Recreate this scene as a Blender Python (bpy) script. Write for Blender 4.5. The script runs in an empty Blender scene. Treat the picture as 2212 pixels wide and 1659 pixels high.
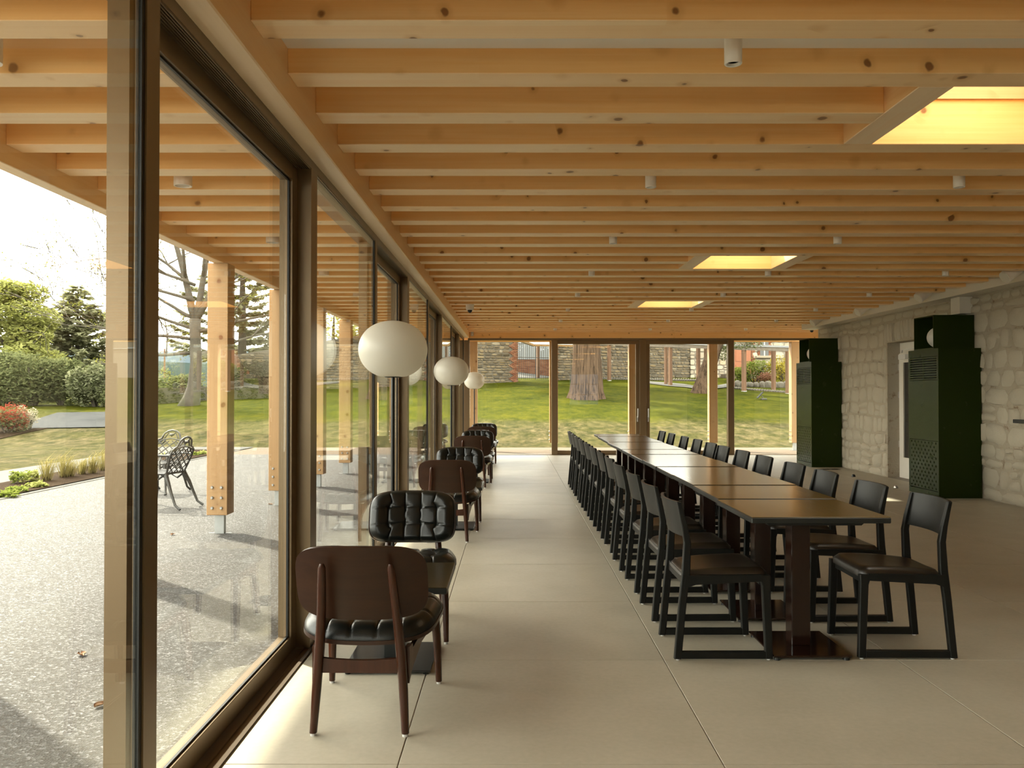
import bpy, bmesh, math, random
from mathutils import Vector, Matrix, noise as mnoise
random.seed(7)
R = math.radians
SC = bpy.context.scene
COL = SC.collection
# ------------------------------------------------------------------ camera
F, CX, CY, H = 1800.0, 1105.0, 851.5, 1.36      # focal length in px, vanishing point, eye height
cam_d = bpy.data.cameras.new('camera'); cam = bpy.data.objects.new('camera', cam_d); COL.objects.link(cam)
cam_d.sensor_width = 36.0; cam_d.lens = F / 2212.0 * 36.0; cam_d.clip_start = 0.05; cam_d.clip_end = 3000
cam.location = (0, 0, H); cam.rotation_euler = (R(90) + math.atan(22.0 / F), 0, -math.atan(-1.0 / F))
SC.camera = cam
# ------------------------------------------------------------------ sky, sun, exposure
SUN_AZ = (-0.745, 0.667)                           # horizontal direction towards the sun
SUN_EL = R(45)
w = bpy.data.worlds.new('hazy_sky'); SC.world = w; w.use_nodes = True
nt = w.node_tree; nt.nodes.clear()
sky = nt.nodes.new('ShaderNodeTexSky'); sky.sky_type = 'NISHITA'; sky.sun_disc = False
sky.sun_elevation = SUN_EL; sky.sun_rotation = math.atan2(SUN_AZ[0], SUN_AZ[1])
sky.dust_density = 4.0; sky.air_density = 1.0; sky.ozone_density = 1.0
mixw = nt.nodes.new('ShaderNodeMix'); mixw.data_type = 'RGBA'; mixw.inputs[0].default_value = 0.72
mixw.inputs[7].default_value = (12.0, 11.6, 10.5, 1)   # thin white cloud veil
bg = nt.nodes.new('ShaderNodeBackground'); bg.inputs[1].default_value = 0.40
outw = nt.nodes.new('ShaderNodeOutputWorld')
nt.links.new(sky.outputs[0], mixw.inputs[6]); nt.links.new(mixw.outputs[2], bg.inputs[0]); nt.links.new(bg.outputs[0], outw.inputs[0])
sun_d = bpy.data.lights.new('sun', 'SUN'); sun_d.energy = 6.5; sun_d.angle = R(1.8); sun_d.color = (1.0, 0.93, 0.80)
sun = bpy.data.objects.new('sun', sun_d); COL.objects.link(sun)
sd = Vector((SUN_AZ[0] * math.cos(SUN_EL), SUN_AZ[1] * math.cos(SUN_EL), math.sin(SUN_EL)))
sun.rotation_euler = sd.to_track_quat('Z', 'Y').to_euler(); sun.location = (-20, 20, 20)
SC.view_settings.view_transform = 'Standard'; SC.view_settings.look = 'None'
SC.view_settings.gamma = 1.0; SC.view_settings.exposure = 1.28; SC.view_settings.use_curve_mapping = False
cy = SC.cycles
cy.use_denoising = True; cy.max_bounces = 10; cy.diffuse_bounces = 6; cy.glossy_bounces = 5; cy.transparent_max_bounces = 24
cy.transmission_bounces = 6; cy.caustics_reflective = False; cy.caustics_refractive = False; cy.sample_clamp_indirect = 8.0

def at(x, y, Y):                                  # pixel on the frontal plane at distance Y
    return Vector(((x - CX) / F * Y, Y, H - (y - CY) / F * Y))

# ------------------------------------------------------------------ mesh and object helpers
class MB:
    def __init__(s): s.v = []; s.f = []
    def add(s, vs, fs):
        o = len(s.v); s.v += [tuple(v) for v in vs]; s.f += [tuple(i + o for i in f) for f in fs]; return s
    def box(s, x0, x1, y0, y1, z0, z1):
        return s.add([(x0,y0,z0),(x1,y0,z0),(x1,y1,z0),(x0,y1,z0),(x0,y0,z1),(x1,y0,z1),(x1,y1,z1),(x0,y1,z1)],
                     [(0,3,2,1),(4,5,6,7),(0,1,5,4),(1,2,6,5),(2,3,7,6),(3,0,4,7)])
    def cbox(s, x0, x1, y0, y1, z0, z1, c=0.003):
        lo = (x0, y0, z0); hi = (x1, y1, z1); vs = []; idx = {}
        for sx in (0,1):
            for sy in (0,1):
                for sz in (0,1):
                    sg = (sx, sy, sz)
                    for a in range(3):
                        p = [0,0,0]
                        for b in range(3):
                            e = hi[b] if sg[b] else lo[b]
                            p[b] = e if b == a else (e - c if sg[b] else e + c)
                        idx[(sg, a)] = len(vs); vs.append(tuple(p))
        fs = []
        def S(a, sa, b, sb, c_, sc_):
            t = [0,0,0]; t[a] = sa; t[b] = sb; t[c_] = sc_; return tuple(t)
        for a in range(3):
            b, c_ = (a+1)%3, (a+2)%3
            for sa in (0,1):
                fs.append([idx[(S(a,sa,b,i,c_,j),a)] for i, j in ((0,0),(1,0),(1,1),(0,1))])
            for sb in (0,1):
                for sc_ in (0,1):
                    fs.append([idx[(S(a,0,b,sb,c_,sc_),b)], idx[(S(a,1,b,sb,c_,sc_),b)], idx[(S(a,1,b,sb,c_,sc_),c_)], idx[(S(a,0,b,sb,c_,sc_),c_)]])
        for sx in (0,1):
            for sy in (0,1):
                for sz in (0,1): fs.append([idx[((sx,sy,sz),a)] for a in range(3)])
        return s.add(vs, fs)
    def tube(s, pts, r, n=8, caps=True):
        pts = [Vector(p) for p in pts]; m = len(pts)
        rs = r if isinstance(r, (list, tuple)) else [r] * m
        vs = []; fs = []; ref = None
        for i, p in enumerate(pts):
            d = (pts[min(i+1, m-1)] - pts[max(i-1, 0)]).normalized()
            if ref is None: ref = Vector((0,0,1)) if abs(d.z) < 0.9 else Vector((1,0,0))
            u = d.cross(ref).normalized(); q = u.cross(d).normalized(); ref = q
            for k in range(n):
                a = 2*math.pi*k/n; vs.append(p + (u*math.cos(a) + q*math.sin(a)) * rs[i])
        for i in range(m-1):
            for k in range(n):
                fs.append((i*n+k, i*n+(k+1)%n, (i+1)*n+(k+1)%n, (i+1)*n+k))
        if caps: fs.append(tuple(range(n))); fs.append(tuple((m-1)*n+k for k in range(n)))
        return s.add(vs, fs)
    def lathe(s, prof, cx=0, cy=0, n=24):
        vs = []; fs = []; m = len(prof)
        for r, z in prof:
            for k in range(n):
                a = 2*math.pi*k/n; vs.append((cx + r*math.cos(a), cy + r*math.sin(a), z))
        for i in range(m-1):
            for k in range(n): fs.append((i*n+k, i*n+(k+1)%n, (i+1)*n+(k+1)%n, (i+1)*n+k))
        fs.append(tuple(range(n))); fs.append(tuple((m-1)*n+k for k in range(n)))
        return s.add(vs, fs)
    def sweep(s, secs):                            # secs: (centre, half x, half y), horizontal rectangles with cut corners
        vs = []; fs = []
        for (c, hx, hy) in secs:
            k = 0.3 * min(hx, hy)
            for dx, dy in ((-hx+k,-hy),(hx-k,-hy),(hx,-hy+k),(hx,hy-k),(hx-k,hy),(-hx+k,hy),(-hx,hy-k),(-hx,-hy+k)):
                vs.append((c[0]+dx, c[1]+dy, c[2]))
        m = len(secs)
        for i in range(m-1):
            for k in range(8): fs.append((i*8+k, i*8+(k+1)%8, (i+1)*8+(k+1)%8, (i+1)*8+k))
        fs.append(tuple(range(8))); fs.append(tuple((m-1)*8+k for k in range(8)))
        return s.add(vs, fs)
    def prism(s, pts, off):                        # planar polygon of 3D points pushed along off
        n = len(pts); off = Vector(off); vs = [Vector(p) for p in pts]; vs += [p + off for p in vs[:n]]
        fs = [tuple(range(n)), tuple(range(n, 2*n))] + [(i, (i+1)%n, n+(i+1)%n, n+i) for i in range(n)]
        return s.add(vs, fs)
    def beam(s, p0, p1, w, h):                     # rectangular bar between two points
        p0 = Vector(p0); p1 = Vector(p1); d = (p1-p0).normalized()
        ref = Vector((0,0,1)) if abs(d.z) < 0.95 else Vector((0,1,0))
        u = d.cross(ref).normalized() * w/2; q = u.cross(d).normalized() * h/2
        return s.prism([p0-u-q, p0+u-q, p0+u+q, p0-u+q], p1-p0)
    def sheet(s, fn, nu, nv, thick=None, nrm=None):
        vs = [fn(i/nu, j/nv) for j in range(nv+1) for i in range(nu+1)]
        W = nu+1
        fs = [(j*W+i, j*W+i+1, (j+1)*W+i+1, (j+1)*W+i) for j in range(nv) for i in range(nu)]
        return s.add(vs, fs)
    def shell(s, fa, fb, nu, nv):                  # closed solid between two sheets that share an outline grid
        W = nu+1; N = W*(nv+1)
        vs = [fa(i/nu, j/nv) for j in range(nv+1) for i in range(nu+1)] + [fb(i/nu, j/nv) for j in range(nv+1) for i in range(nu+1)]
        fs = []
        for j in range(nv):
            for i in range(nu):
                a, b, c, d = j*W+i, j*W+i+1, (j+1)*W+i+1, (j+1)*W+i
                fs += [(a,b,c,d), (N+d,N+c,N+b,N+a)]
        rim = [i for i in range(W)] + [j*W+nu for j in range(1, nv+1)] + [nv*W+i for i in range(nu-1,-1,-1)] + [j*W for j in range(nv-1,0,-1)]
        for k in range(len(rim)):
            a, b = rim[k], rim[(k+1)%len(rim)]; fs.append((a, b, N+b, N+a))
        return s.add(vs, fs)
    def mesh(s, name, mat, smooth=None):
        me = bpy.data.meshes.new(name); me.from_pydata(s.v, [], s.f)
        bm = bmesh.new(); bm.from_mesh(me); bmesh.ops.recalc_face_normals(bm, faces=bm.faces); bm.to_mesh(me); bm.free()
        if smooth is not None:
            me.polygons.foreach_set('use_smooth', [True]*len(me.polygons))
            if smooth < 180: me.set_sharp_from_angle(angle=R(smooth))
        if mat: me.materials.append(mat)
        return me
    def build(s, name, mat, parent=None, smooth=None, loc=None):
        return link(name, s.mesh(name, mat, smooth), parent, loc)

def link(name, me, parent=None, loc=None, rot=None):
    o = bpy.data.objects.new(name, me); COL.objects.link(o)
    if parent: o.parent = parent
    if loc is not None: o.location = loc
    if rot is not None: o.rotation_euler = rot
    return o
def tag(o, label=None, cat=None, group=None, kind=None):
    if label: o['label'] = label
    if cat: o['category'] = cat
    if group: o['group'] = group
    if kind: o['kind'] = kind
    return o
def thing(name, label, cat, loc=(0,0,0), rz=0, group=None):
    o = link(name, None, None, loc, (0,0,rz)); o.empty_display_size = 0.1
    return tag(o, label, cat, group)
def struct(name, label=None, loc=(0,0,0)):
    o = link(name, None, None, loc); o.empty_display_size = 0.1
    return tag(o, label, None, None, 'structure')
def copy_tree(o, parent=None):
    c = o.copy(); COL.objects.link(c); c.parent = parent
    for ch in o.children: copy_tree(ch, c)
    return c
ORD = ['first','second','third','fourth','fifth','sixth','seventh','eighth','ninth','tenth','eleventh','twelfth','thirteenth','fourteenth']

# ------------------------------------------------------------------ materials
class NT:
    def __init__(s, name):
        s.m = bpy.data.materials.new(name); s.m.use_nodes = True; s.t = s.m.node_tree; s.t.nodes.clear()
        s.out = s.n('ShaderNodeOutputMaterial')
    def n(s, typ, **kw):
        x = s.t.nodes.new(typ)
        for k, v in kw.items(): setattr(x, k, v)
        return x
    def set(s, sock, v):
        if isinstance(v, bpy.types.NodeSocket): s.t.links.new(v, sock)
        elif isinstance(v, (tuple, list)) and len(v) == 3 and sock.type == 'RGBA': sock.default_value = (*v, 1)
        else: sock.default_value = v
    def math(s, op, a, b=0.0, c=None):
        x = s.n('ShaderNodeMath', operation=op); s.set(x.inputs[0], a); s.set(x.inputs[1], b)
        if c is not None: s.set(x.inputs[2], c)
        return x.outputs[0]
    def vmul(s, a, b):
        x = s.n('ShaderNodeVectorMath', operation='MULTIPLY'); s.set(x.inputs[0], a); s.set(x.inputs[1], b); return x.outputs[0]
    def vadd(s, a, b):
        x = s.n('ShaderNodeVectorMath', operation='ADD'); s.set(x.inputs[0], a); s.set(x.inputs[1], b); return x.outputs[0]
    def noise(s, vec, scale, detail=3.0, rough=0.55):
        x = s.n('ShaderNodeTexNoise'); s.set(x.inputs['Vector'], vec); x.inputs['Scale'].default_value = scale
        x.inputs['Detail'].default_value = detail; x.inputs['Roughness'].default_value = rough; return x.outputs[0]
    def ramp(s, fac, stops):
        x = s.n('ShaderNodeValToRGB'); s.set(x.inputs[0], fac); cr = x.color_ramp
        while len(cr.elements) < len(stops): cr.elements.new(0.5)
        for e, (p, c) in zip(cr.elements, stops): e.position = p; e.color = (*c, 1)
        return x.outputs[0]
    def mix(s, fac, a, b, mode='MIX'):
        x = s.n('ShaderNodeMix', data_type='RGBA', blend_type=mode); s.set(x.inputs[0], fac); s.set(x.inputs[6], a); s.set(x.inputs[7], b); return x.outputs[2]
    def step(s, v, lo, hi):
        x = s.n('ShaderNodeMapRange', interpolation_type='SMOOTHSTEP'); s.set(x.inputs[0], v); x.inputs[1].default_value = lo; x.inputs[2].default_value = hi
        return x.outputs[0]
    def obj(s): return s.n('ShaderNodeTexCoord').outputs['Object']
    def pos(s): return s.n('ShaderNodeNewGeometry').outputs['Position']
    def rnd(s): return s.n('ShaderNodeObjectInfo').outputs['Random']
    def island(s): return s.n('ShaderNodeNewGeometry').outputs['Random Per Island']
    def bump(s, h, strength=0.2, dist=0.01):
        x = s.n('ShaderNodeBump'); s.set(x.inputs['Height'], h); x.inputs['Strength'].default_value = strength; x.inputs['Distance'].default_value = dist; return x.outputs[0]
    def bsdf(s, col, rough=0.5, metal=0.0, spec=0.5, normal=None, **kw):
        b = s.n('ShaderNodeBsdfPrincipled'); s.set(b.inputs['Base Color'], col); s.set(b.inputs['Roughness'], rough); s.set(b.inputs['Metallic'], metal)
        s.set(b.inputs['Specular IOR Level'], spec)
        if normal is not None: s.set(b.inputs['Normal'], normal)
        for k, v in kw.items(): s.set(b.inputs[k], v)
        s.t.links.new(b.outputs[0], s.out.inputs[0]); return s.m

def wood(name, axis, base, dark, rough=0.55, knots=True, spec=0.3, lam=True, knot_col=(0.17,0.055,0.012), contrast=1.0, soffit=None):
    t = NT(name); off = t.vmul((37.0, 91.0, 53.0), t.rnd()); co = t.obj()
    p = t.vadd(co, off)
    sc = [13.0]*3; sc[axis] = 0.55
    g = t.noise(t.vmul(p, tuple(sc)), 1.0, 4.0, 0.6)
    sc2 = [75.0]*3; sc2[axis] = 1.6
    g2 = t.noise(t.vmul(p, tuple(sc2)), 1.0, 2.0, 0.5)
    f = t.math('ADD', t.math('MULTIPLY', g, 0.7), t.math('MULTIPLY', g2, 0.3))
    c = t.ramp(f, [(0.5-0.22/contrast, dark), (0.5+0.12/contrast, base)])
    if soffit:                                     # undersides coloured paler than the sides, imitating light from below
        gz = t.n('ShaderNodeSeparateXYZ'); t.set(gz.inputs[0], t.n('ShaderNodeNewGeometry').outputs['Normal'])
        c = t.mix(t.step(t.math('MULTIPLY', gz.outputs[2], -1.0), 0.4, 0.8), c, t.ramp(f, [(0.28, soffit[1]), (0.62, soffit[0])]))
    if lam:                                        # glued lamellas differ slightly in tone
        cell = [1/0.045]*3; cell[axis] = 0.55
        wn = t.n('ShaderNodeTexWhiteNoise'); fl = t.n('ShaderNodeVectorMath', operation='FLOOR'); t.set(fl.inputs[0], t.vmul(p, tuple(cell)))
        t.set(wn.inputs[0], fl.outputs[0])
        c = t.mix(t.math('MULTIPLY', wn.outputs[0], 0.22), c, dark)
        c = t.mix(t.math('MULTIPLY', t.rnd(), 0.25), c, tuple(d*0.5+b*0.5 for d, b in zip(dark, base)))
    if knots:
        v = t.n('ShaderNodeTexVoronoi'); t.set(v.inputs['Vector'], t.vadd(p, t.vmul((0.04,0.04,0.04), t.noise(p, 9.0)))); v.inputs['Scale'].default_value = 7.0
        sep = t.n('ShaderNodeSeparateColor'); t.set(sep.inputs[0], v.outputs['Color'])
        keep = t.math('LESS_THAN', sep.outputs[0], 0.5)
        rad = t.math('ADD', t.math('MULTIPLY', sep.outputs[1], 0.12), 0.075)
        d = t.math('DIVIDE', v.outputs['Distance'], rad)
        core = t.math('MULTIPLY', t.math('SUBTRACT', 1.0, t.step(d, 0.7, 1.15)), keep)
        halo = t.math('MULTIPLY', t.math('MULTIPLY', t.math('SUBTRACT', 1.0, t.step(d, 0.9, 2.6)), keep), 0.45)
        c = t.mix(halo, c, tuple(x*0.75 for x in dark)); c = t.mix(t.math('MULTIPLY', core, 0.85), c, knot_col)
    return t.bsdf(c, rough, spec=spec, normal=t.bump(g2, 0.06, 0.004))

def plain(name, col, rough=0.5, metal=0.0, spec=0.5, var=0.12, scale=14.0, bump=0.0, bscale=60.0):
    t = NT(name); p = t.vadd(t.obj(), t.vmul((11.0, 23.0, 5.0), t.rnd()))
    nz = t.noise(p, scale, 4.0)
    c = t.mix(t.math('MULTIPLY', nz, var*2), col, tuple(x*0.6 for x in col))
    nrm = t.bump(t.noise(p, bscale, 3.0), bump, 0.01) if bump else None
    r = t.math('ADD', rough - 0.04, t.math('MULTIPLY', nz, 0.08))
    return t.bsdf(c, r, metal, spec, nrm)

def leafmat(name, c1, c2, trans=0.45):
    t = NT(name); c = t.mix(t.island(), c1, c2); c = t.mix(t.math('MULTIPLY', t.noise(t.pos(), 0.8, 2.0), 0.5), c, tuple(x*0.55 for x in c1))
    d = t.n('ShaderNodeBsdfDiffuse'); t.set(d.inputs[0], c); tr = t.n('ShaderNodeBsdfTranslucent'); t.set(tr.inputs[0], c)
    mx = t.n('ShaderNodeMixShader'); mx.inputs[0].default_value = trans
    t.t.links.new(d.outputs[0], mx.inputs[1]); t.t.links.new(tr.outputs[0], mx.inputs[2]); t.t.links.new(mx.outputs[0], t.out.inputs[0]); return t.m

def glassmat(name, tint, ior=1.5):
    t = NT(name); g = t.n('ShaderNodeNewGeometry')
    i = t.math('ADD', t.math('MULTIPLY', g.outputs['Backfacing'], 1/ior - ior), ior)
    fr = t.n('ShaderNodeFresnel'); t.set(fr.inputs[0], i)
    tr = t.n('ShaderNodeBsdfTransparent'); t.set(tr.inputs[0], tint); gl = t.n('ShaderNodeBsdfGlossy'); gl.inputs['Roughness'].default_value = 0.0
    t.set(gl.inputs[0], (0.95, 0.97, 0.95))
    mx = t.n('ShaderNodeMixShader'); t.t.links.new(fr.outputs[0], mx.inputs[0]); t.t.links.new(tr.outputs[0], mx.inputs[1]); t.t.links.new(gl.outputs[0], mx.inputs[2])
    t.t.links.new(mx.outputs[0], t.out.inputs[0]); return t.m

M = {}
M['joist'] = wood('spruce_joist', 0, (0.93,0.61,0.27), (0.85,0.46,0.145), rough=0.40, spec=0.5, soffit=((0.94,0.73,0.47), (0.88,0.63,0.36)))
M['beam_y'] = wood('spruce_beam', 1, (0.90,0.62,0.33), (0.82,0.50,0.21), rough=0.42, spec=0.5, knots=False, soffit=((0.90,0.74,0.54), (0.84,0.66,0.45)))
M['post'] = wood('spruce_post', 2, (0.44,0.275,0.135), (0.35,0.20,0.085))
M['shaft'] = wood('spruce_lining', 0, (0.66,0.45,0.23), (0.56,0.34,0.145))
M['plaster'] = plain('white_plaster', (0.80,0.77,0.71), 0.7, var=0.04, scale=3.0)
M['frame'] = plain('bronze_frame', (0.20,0.137,0.072), 0.36, metal=0.42, var=0.05, scale=4.0)
M['dimglass'] = glassmat('tinted_rear_pane', (0.22,0.27,0.33))
M['dryleaf'] = plain('dry_brown_leaf', (0.22,0.11,0.045), 0.8)
M['gasket'] = plain('black_gasket', (0.008,0.009,0.008), 0.5)
M['glass'] = glassmat('clear_glazing', (0.97,0.985,0.955))
t = NT('stone_floor_tile'); p = t.vadd(t.pos(), t.vmul((9.0,7.0,0.0), t.rnd()))
c = t.ramp(t.math('ADD', t.math('MULTIPLY', t.noise(p, 2.2, 4.0), 0.6), t.math('MULTIPLY', t.noise(p, 38.0, 3.0), 0.4)), [(0.34,(0.385,0.348,0.262)),(0.66,(0.455,0.412,0.32))])
M['tile'] = t.bsdf(c, t.math('ADD', 0.40, t.math('MULTIPLY', t.noise(p, 5.0), 0.14)), spec=0.42, normal=t.bump(t.noise(p, 90.0), 0.03, 0.003))
M['grout'] = plain('floor_grout', (0.30,0.27,0.23), 0.9)
t = NT('painted_rubble'); p = t.pos(); nz = t.noise(p, 30.0, 5.0, 0.65)
c = t.mix(t.math('MULTIPLY', t.noise(p, 1.4, 3.0), 0.5), (0.45,0.405,0.315), (0.385,0.34,0.26))
c = t.mix(t.math('MULTIPLY', t.step(t.noise(p, 17.0, 4.0, 0.7), 0.66, 0.74), 0.35), c, (0.24,0.14,0.07))
M['painted_stone'] = t.bsdf(c, 0.75, spec=0.2, normal=t.bump(nz, 0.5, 0.012))
t = NT('painted_mortar'); p = t.pos(); nz = t.noise(p, 40.0, 5.0, 0.7)
c = t.mix(t.math('MULTIPLY', t.step(t.noise(p, 8.0, 4.0, 0.7), 0.56, 0.74), 0.7), (0.40,0.35,0.265), (0.17,0.10,0.052))
M['painted_mortar'] = t.bsdf(c, 0.85, spec=0.15, normal=t.bump(nz, 0.8, 0.02))
M['fixture'] = plain('white_fixture_paint', (0.86,0.82,0.74), 0.45, var=0.02)
M['white_paint'] = plain('white_metal_paint', (0.66,0.62,0.54), 0.5, var=0.03, scale=2.0)
M['opal'] = None
t = NT('opal_glass'); b = t.n('ShaderNodeBsdfPrincipled'); c = t.mix(t.math('MULTIPLY', t.noise(t.obj(), 3.0), 0.1), (0.80,0.77,0.68), (0.74,0.70,0.60))
t.set(b.inputs['Base Color'], c); b.inputs['Roughness'].default_value = 0.35
tr = t.n('ShaderNodeBsdfTranslucent'); tr.inputs[0].default_value = (0.86,0.83,0.75,1)
mx = t.n('ShaderNodeMixShader'); mx.inputs[0].default_value = 0.35
t.t.links.new(b.outputs[0], mx.inputs[1]); t.t.links.new(tr.outputs[0], mx.inputs[2]); t.t.links.new(mx.outputs[0], t.out.inputs[0]); M['opal'] = t.m
M['leather'] = plain('black_leather', (0.0065,0.0075,0.006), 0.30, spec=0.42, var=0.1, bump=0.08, bscale=220.0)
M['veneer'] = wood('walnut_veneer', 0, (0.036,0.014,0.006), (0.021,0.008,0.004), 0.32, knots=False, spec=0.32, lam=False)
M['chairleg'] = wood('walnut_leg', 2, (0.050,0.014,0.005), (0.028,0.008,0.003), 0.24, knots=False, spec=0.42, lam=False)
M['blackwood'] = wood('black_stained_wood', 2, (0.009,0.009,0.0075), (0.0055,0.0055,0.0045), 0.42, knots=False, spec=0.22, lam=False)
M['seatpad'] = plain('dark_brown_leather', (0.017,0.0115,0.0065), 0.36, bump=0.06, bscale=200.0)
M['tabletop'] = wood('olive_brown_top', 1, (0.140,0.088,0.024), (0.112,0.069,0.019), 0.16, knots=False, spec=0.55, lam=False)
M['sidetop'] = wood('dark_olive_top', 1, (0.036,0.026,0.010), (0.026,0.019,0.008), 0.24, knots=False, spec=0.5, lam=False)
M['tableedge'] = plain('black_table_edge', (0.011,0.012,0.010), 0.42)
M['pedestal'] = plain('dark_red_brown_lacquer', (0.015,0.0055,0.003), 0.15, spec=0.45, var=0.05)
M['blackmetal'] = plain('black_metal', (0.012,0.013,0.012), 0.32, metal=0.2)
M['chrome'] = plain('brushed_steel', (0.62,0.60,0.56), 0.3, metal=1.0)
M['galv'] = plain('galvanised_steel', (0.42,0.43,0.42), 0.45, metal=0.7, var=0.25, scale=22.0)
M['green'] = plain('dark_green_lacquer', (0.015,0.026,0.003), 0.26, spec=0.14, var=0.06, scale=6.0)
M['void'] = plain('dark_inside', (0.006,0.007,0.006), 0.8)
M['grey_plastic'] = plain('pale_grey_plastic', (0.62,0.61,0.58), 0.4)
t = NT('resin_gravel'); p = t.pos()
v = t.n('ShaderNodeTexVoronoi'); t.set(v.inputs['Vector'], p); v.inputs['Scale'].default_value = 105.0
sep = t.n('ShaderNodeSeparateColor'); t.set(sep.inputs[0], v.outputs['Color'])
c = t.ramp(sep.outputs[0], [(0.0,(0.036,0.033,0.028)),(0.45,(0.068,0.065,0.0605)),(0.8,(0.090,0.0885,0.087)),(1.0,(0.24,0.238,0.236))])
c = t.mix(t.math('MULTIPLY', t.noise(p, 0.6, 3.0), 0.3), c, (0.080,0.068,0.052))
c = t.mix(t.math('MULTIPLY', t.step(t.noise(t.vmul(p, (0.35,1.4,1)), 1.0, 4.0), 0.60, 0.63), 0.0), c, (0.1,0.1,0.08))
M['gravel'] = t.bsdf(c, 0.82, spec=0.12, normal=t.bump(v.outputs['Distance'], 0.5, 0.006))
t = NT('lawn_grass'); p = t.pos(); sx = t.n('ShaderNodeSeparateXYZ'); t.set(sx.inputs[0], p)
fine = t.noise(t.vmul(p, (1,0.45,1)), 3.6, 7.0, 0.8); mid = t.noise(p, 0.55, 5.0, 0.65)
c = t.ramp(t.math('ADD', t.math('MULTIPLY', fine, 0.55), t.math('MULTIPLY', mid, 0.45)), [(0.34,(0.010,0.015,0.001)),(0.50,(0.034,0.037,0.0022)),(0.66,(0.066,0.060,0.004))])
dry = t.ramp(fine, [(0.38,(0.019,0.021,0.006)),(0.52,(0.053,0.044,0.019)),(0.68,(0.11,0.085,0.044))])
edge = t.math('ADD', sx.outputs[1], t.math('MULTIPLY', t.math('SUBTRACT', mid, 0.5), 5.0))
near = t.math('SUBTRACT', 1.0, t.step(edge, 26.3, 28.3))
left = t.math('MULTIPLY', t.math('SUBTRACT', 1.0, t.step(sx.outputs[0], -14.5, -12.0)), t.math('MULTIPLY', t.math('SUBTRACT', 1.0, t.step(edge, 27.0, 31.0)), 0.65))
patch = t.math('MAXIMUM', near, left)
c = t.mix(t.math('MULTIPLY', patch, t.math('ADD', 0.55, t.math('MULTIPLY', t.step(mid, 0.35, 0.6), 0.4))), c, dry)
M['lawn'] = t.bsdf(c, 0.9, spec=0.02, normal=t.bump(fine, 0.6, 0.05))
M['mulch'] = plain('bark_mulch', (0.032,0.020,0.0115), 0.95, spec=0.02, var=0.5, scale=40.0, bump=0.8, bscale=60.0)
M['paving'] = plain('pale_paving', (0.095,0.091,0.083), 0.85, spec=0.05, var=0.15, scale=3.0)
M['terrace_edge'] = plain('pale_sandstone_strip', (0.135,0.105,0.078), 0.85, spec=0.05, var=0.25, scale=5.0)
M['drive'] = plain('grey_chippings', (0.050,0.051,0.051), 0.9, spec=0.04, var=0.4, scale=25.0)
M['bark'] = wood('redwood_bark', 2, (0.088,0.057,0.036), (0.022,0.015,0.010), 0.95, knots=False, spec=0.05, lam=False, contrast=1.9)
M['greybark'] = plain('lichen_grey_bark', (0.095,0.080,0.058), 0.95, var=0.8, scale=7.0, bump=0.8, bscale=14.0)
M['darkbark'] = plain('dark_conifer_bark', (0.060,0.048,0.034), 0.95, var=0.4, scale=8.0)
M['leaf'] = leafmat('spring_leaf', (0.24,0.26,0.07), (0.42,0.41,0.15), 0.5)
M['darkleaf'] = leafmat('evergreen_leaf', (0.10,0.115,0.05), (0.18,0.19,0.085), 0.42)
M['needle'] = leafmat('conifer_needle', (0.19,0.195,0.105), (0.31,0.30,0.18), 0.5)
M['bud'] = leafmat('young_bud', (0.16,0.17,0.03), (0.28,0.27,0.06))
M['redleaf'] = leafmat('red_young_leaf', (0.20,0.035,0.022), (0.34,0.085,0.055))
M['paleleaf'] = leafmat('pale_variegated_leaf', (0.26,0.23,0.15), (0.50,0.46,0.36))
M['brownleaf'] = leafmat('red_brown_leaf', (0.16,0.075,0.045), (0.26,0.13,0.08))
M['yellowleaf'] = leafmat('yellow_blossom_leaf', (0.24,0.20,0.02), (0.42,0.34,0.05))
M['lightleaf'] = leafmat('light_green_leaf', (0.13,0.17,0.025), (0.28,0.30,0.08))
M['laurel'] = leafmat('glossy_laurel_leaf', (0.13,0.145,0.065), (0.30,0.30,0.19), 0.35)
M['straw'] = leafmat('feather_grass_blade', (0.15,0.13,0.035), (0.34,0.28,0.12))
M['hill'] = plain('wooded_hill', (0.030,0.043,0.040), 1.0, spec=0.0, var=0.45, scale=0.035)  # blue-green cast puts the distance haze into the colour
M['hill_far'] = plain('far_hill', (0.055,0.073,0.085), 1.0, spec=0.0, var=0.2, scale=0.01)  # bluer still, more haze put into the colour
M['field'] = plain('green_field', (0.045,0.060,0.018), 1.0, spec=0.0, var=0.4, scale=0.03)
t = NT('rubble_stone'); isl = t.island(); nz = t.noise(t.pos(), 5.0, 4.0, 0.7)
c = t.ramp(isl, [(0.0,(0.075,0.062,0.044)),(0.3,(0.135,0.10,0.060)),(0.55,(0.17,0.13,0.083)),(0.8,(0.21,0.15,0.075)),(1.0,(0.26,0.22,0.16))])
c = t.mix(t.math('MULTIPLY', nz, 0.7), c, (0.055,0.050,0.038)); M['rubble'] = t.bsdf(c, 0.95, spec=0.1)
t = NT('pale_house_stone'); isl = t.rnd(); nz = t.noise(t.pos(), 4.0, 4.0, 0.7)
c = t.ramp(isl, [(0.0,(0.25,0.20,0.14)),(0.35,(0.36,0.31,0.24)),(0.7,(0.42,0.37,0.28)),(1.0,(0.46,0.34,0.22))])
c = t.mix(t.math('MULTIPLY', nz, 0.6), c, (0.20,0.17,0.12)); M['housestone'] = t.bsdf(c, 0.9, spec=0.15)
M['rock'] = plain('grey_tan_rock', (0.115,0.10,0.076), 0.95, var=0.4, scale=5.0)
M['mortar'] = plain('old_mortar', (0.105,0.090,0.066), 0.95, var=0.4, scale=6.0)
M['housemortar'] = plain('pale_mortar', (0.22,0.19,0.15), 0.95, var=0.3, scale=6.0)
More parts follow.
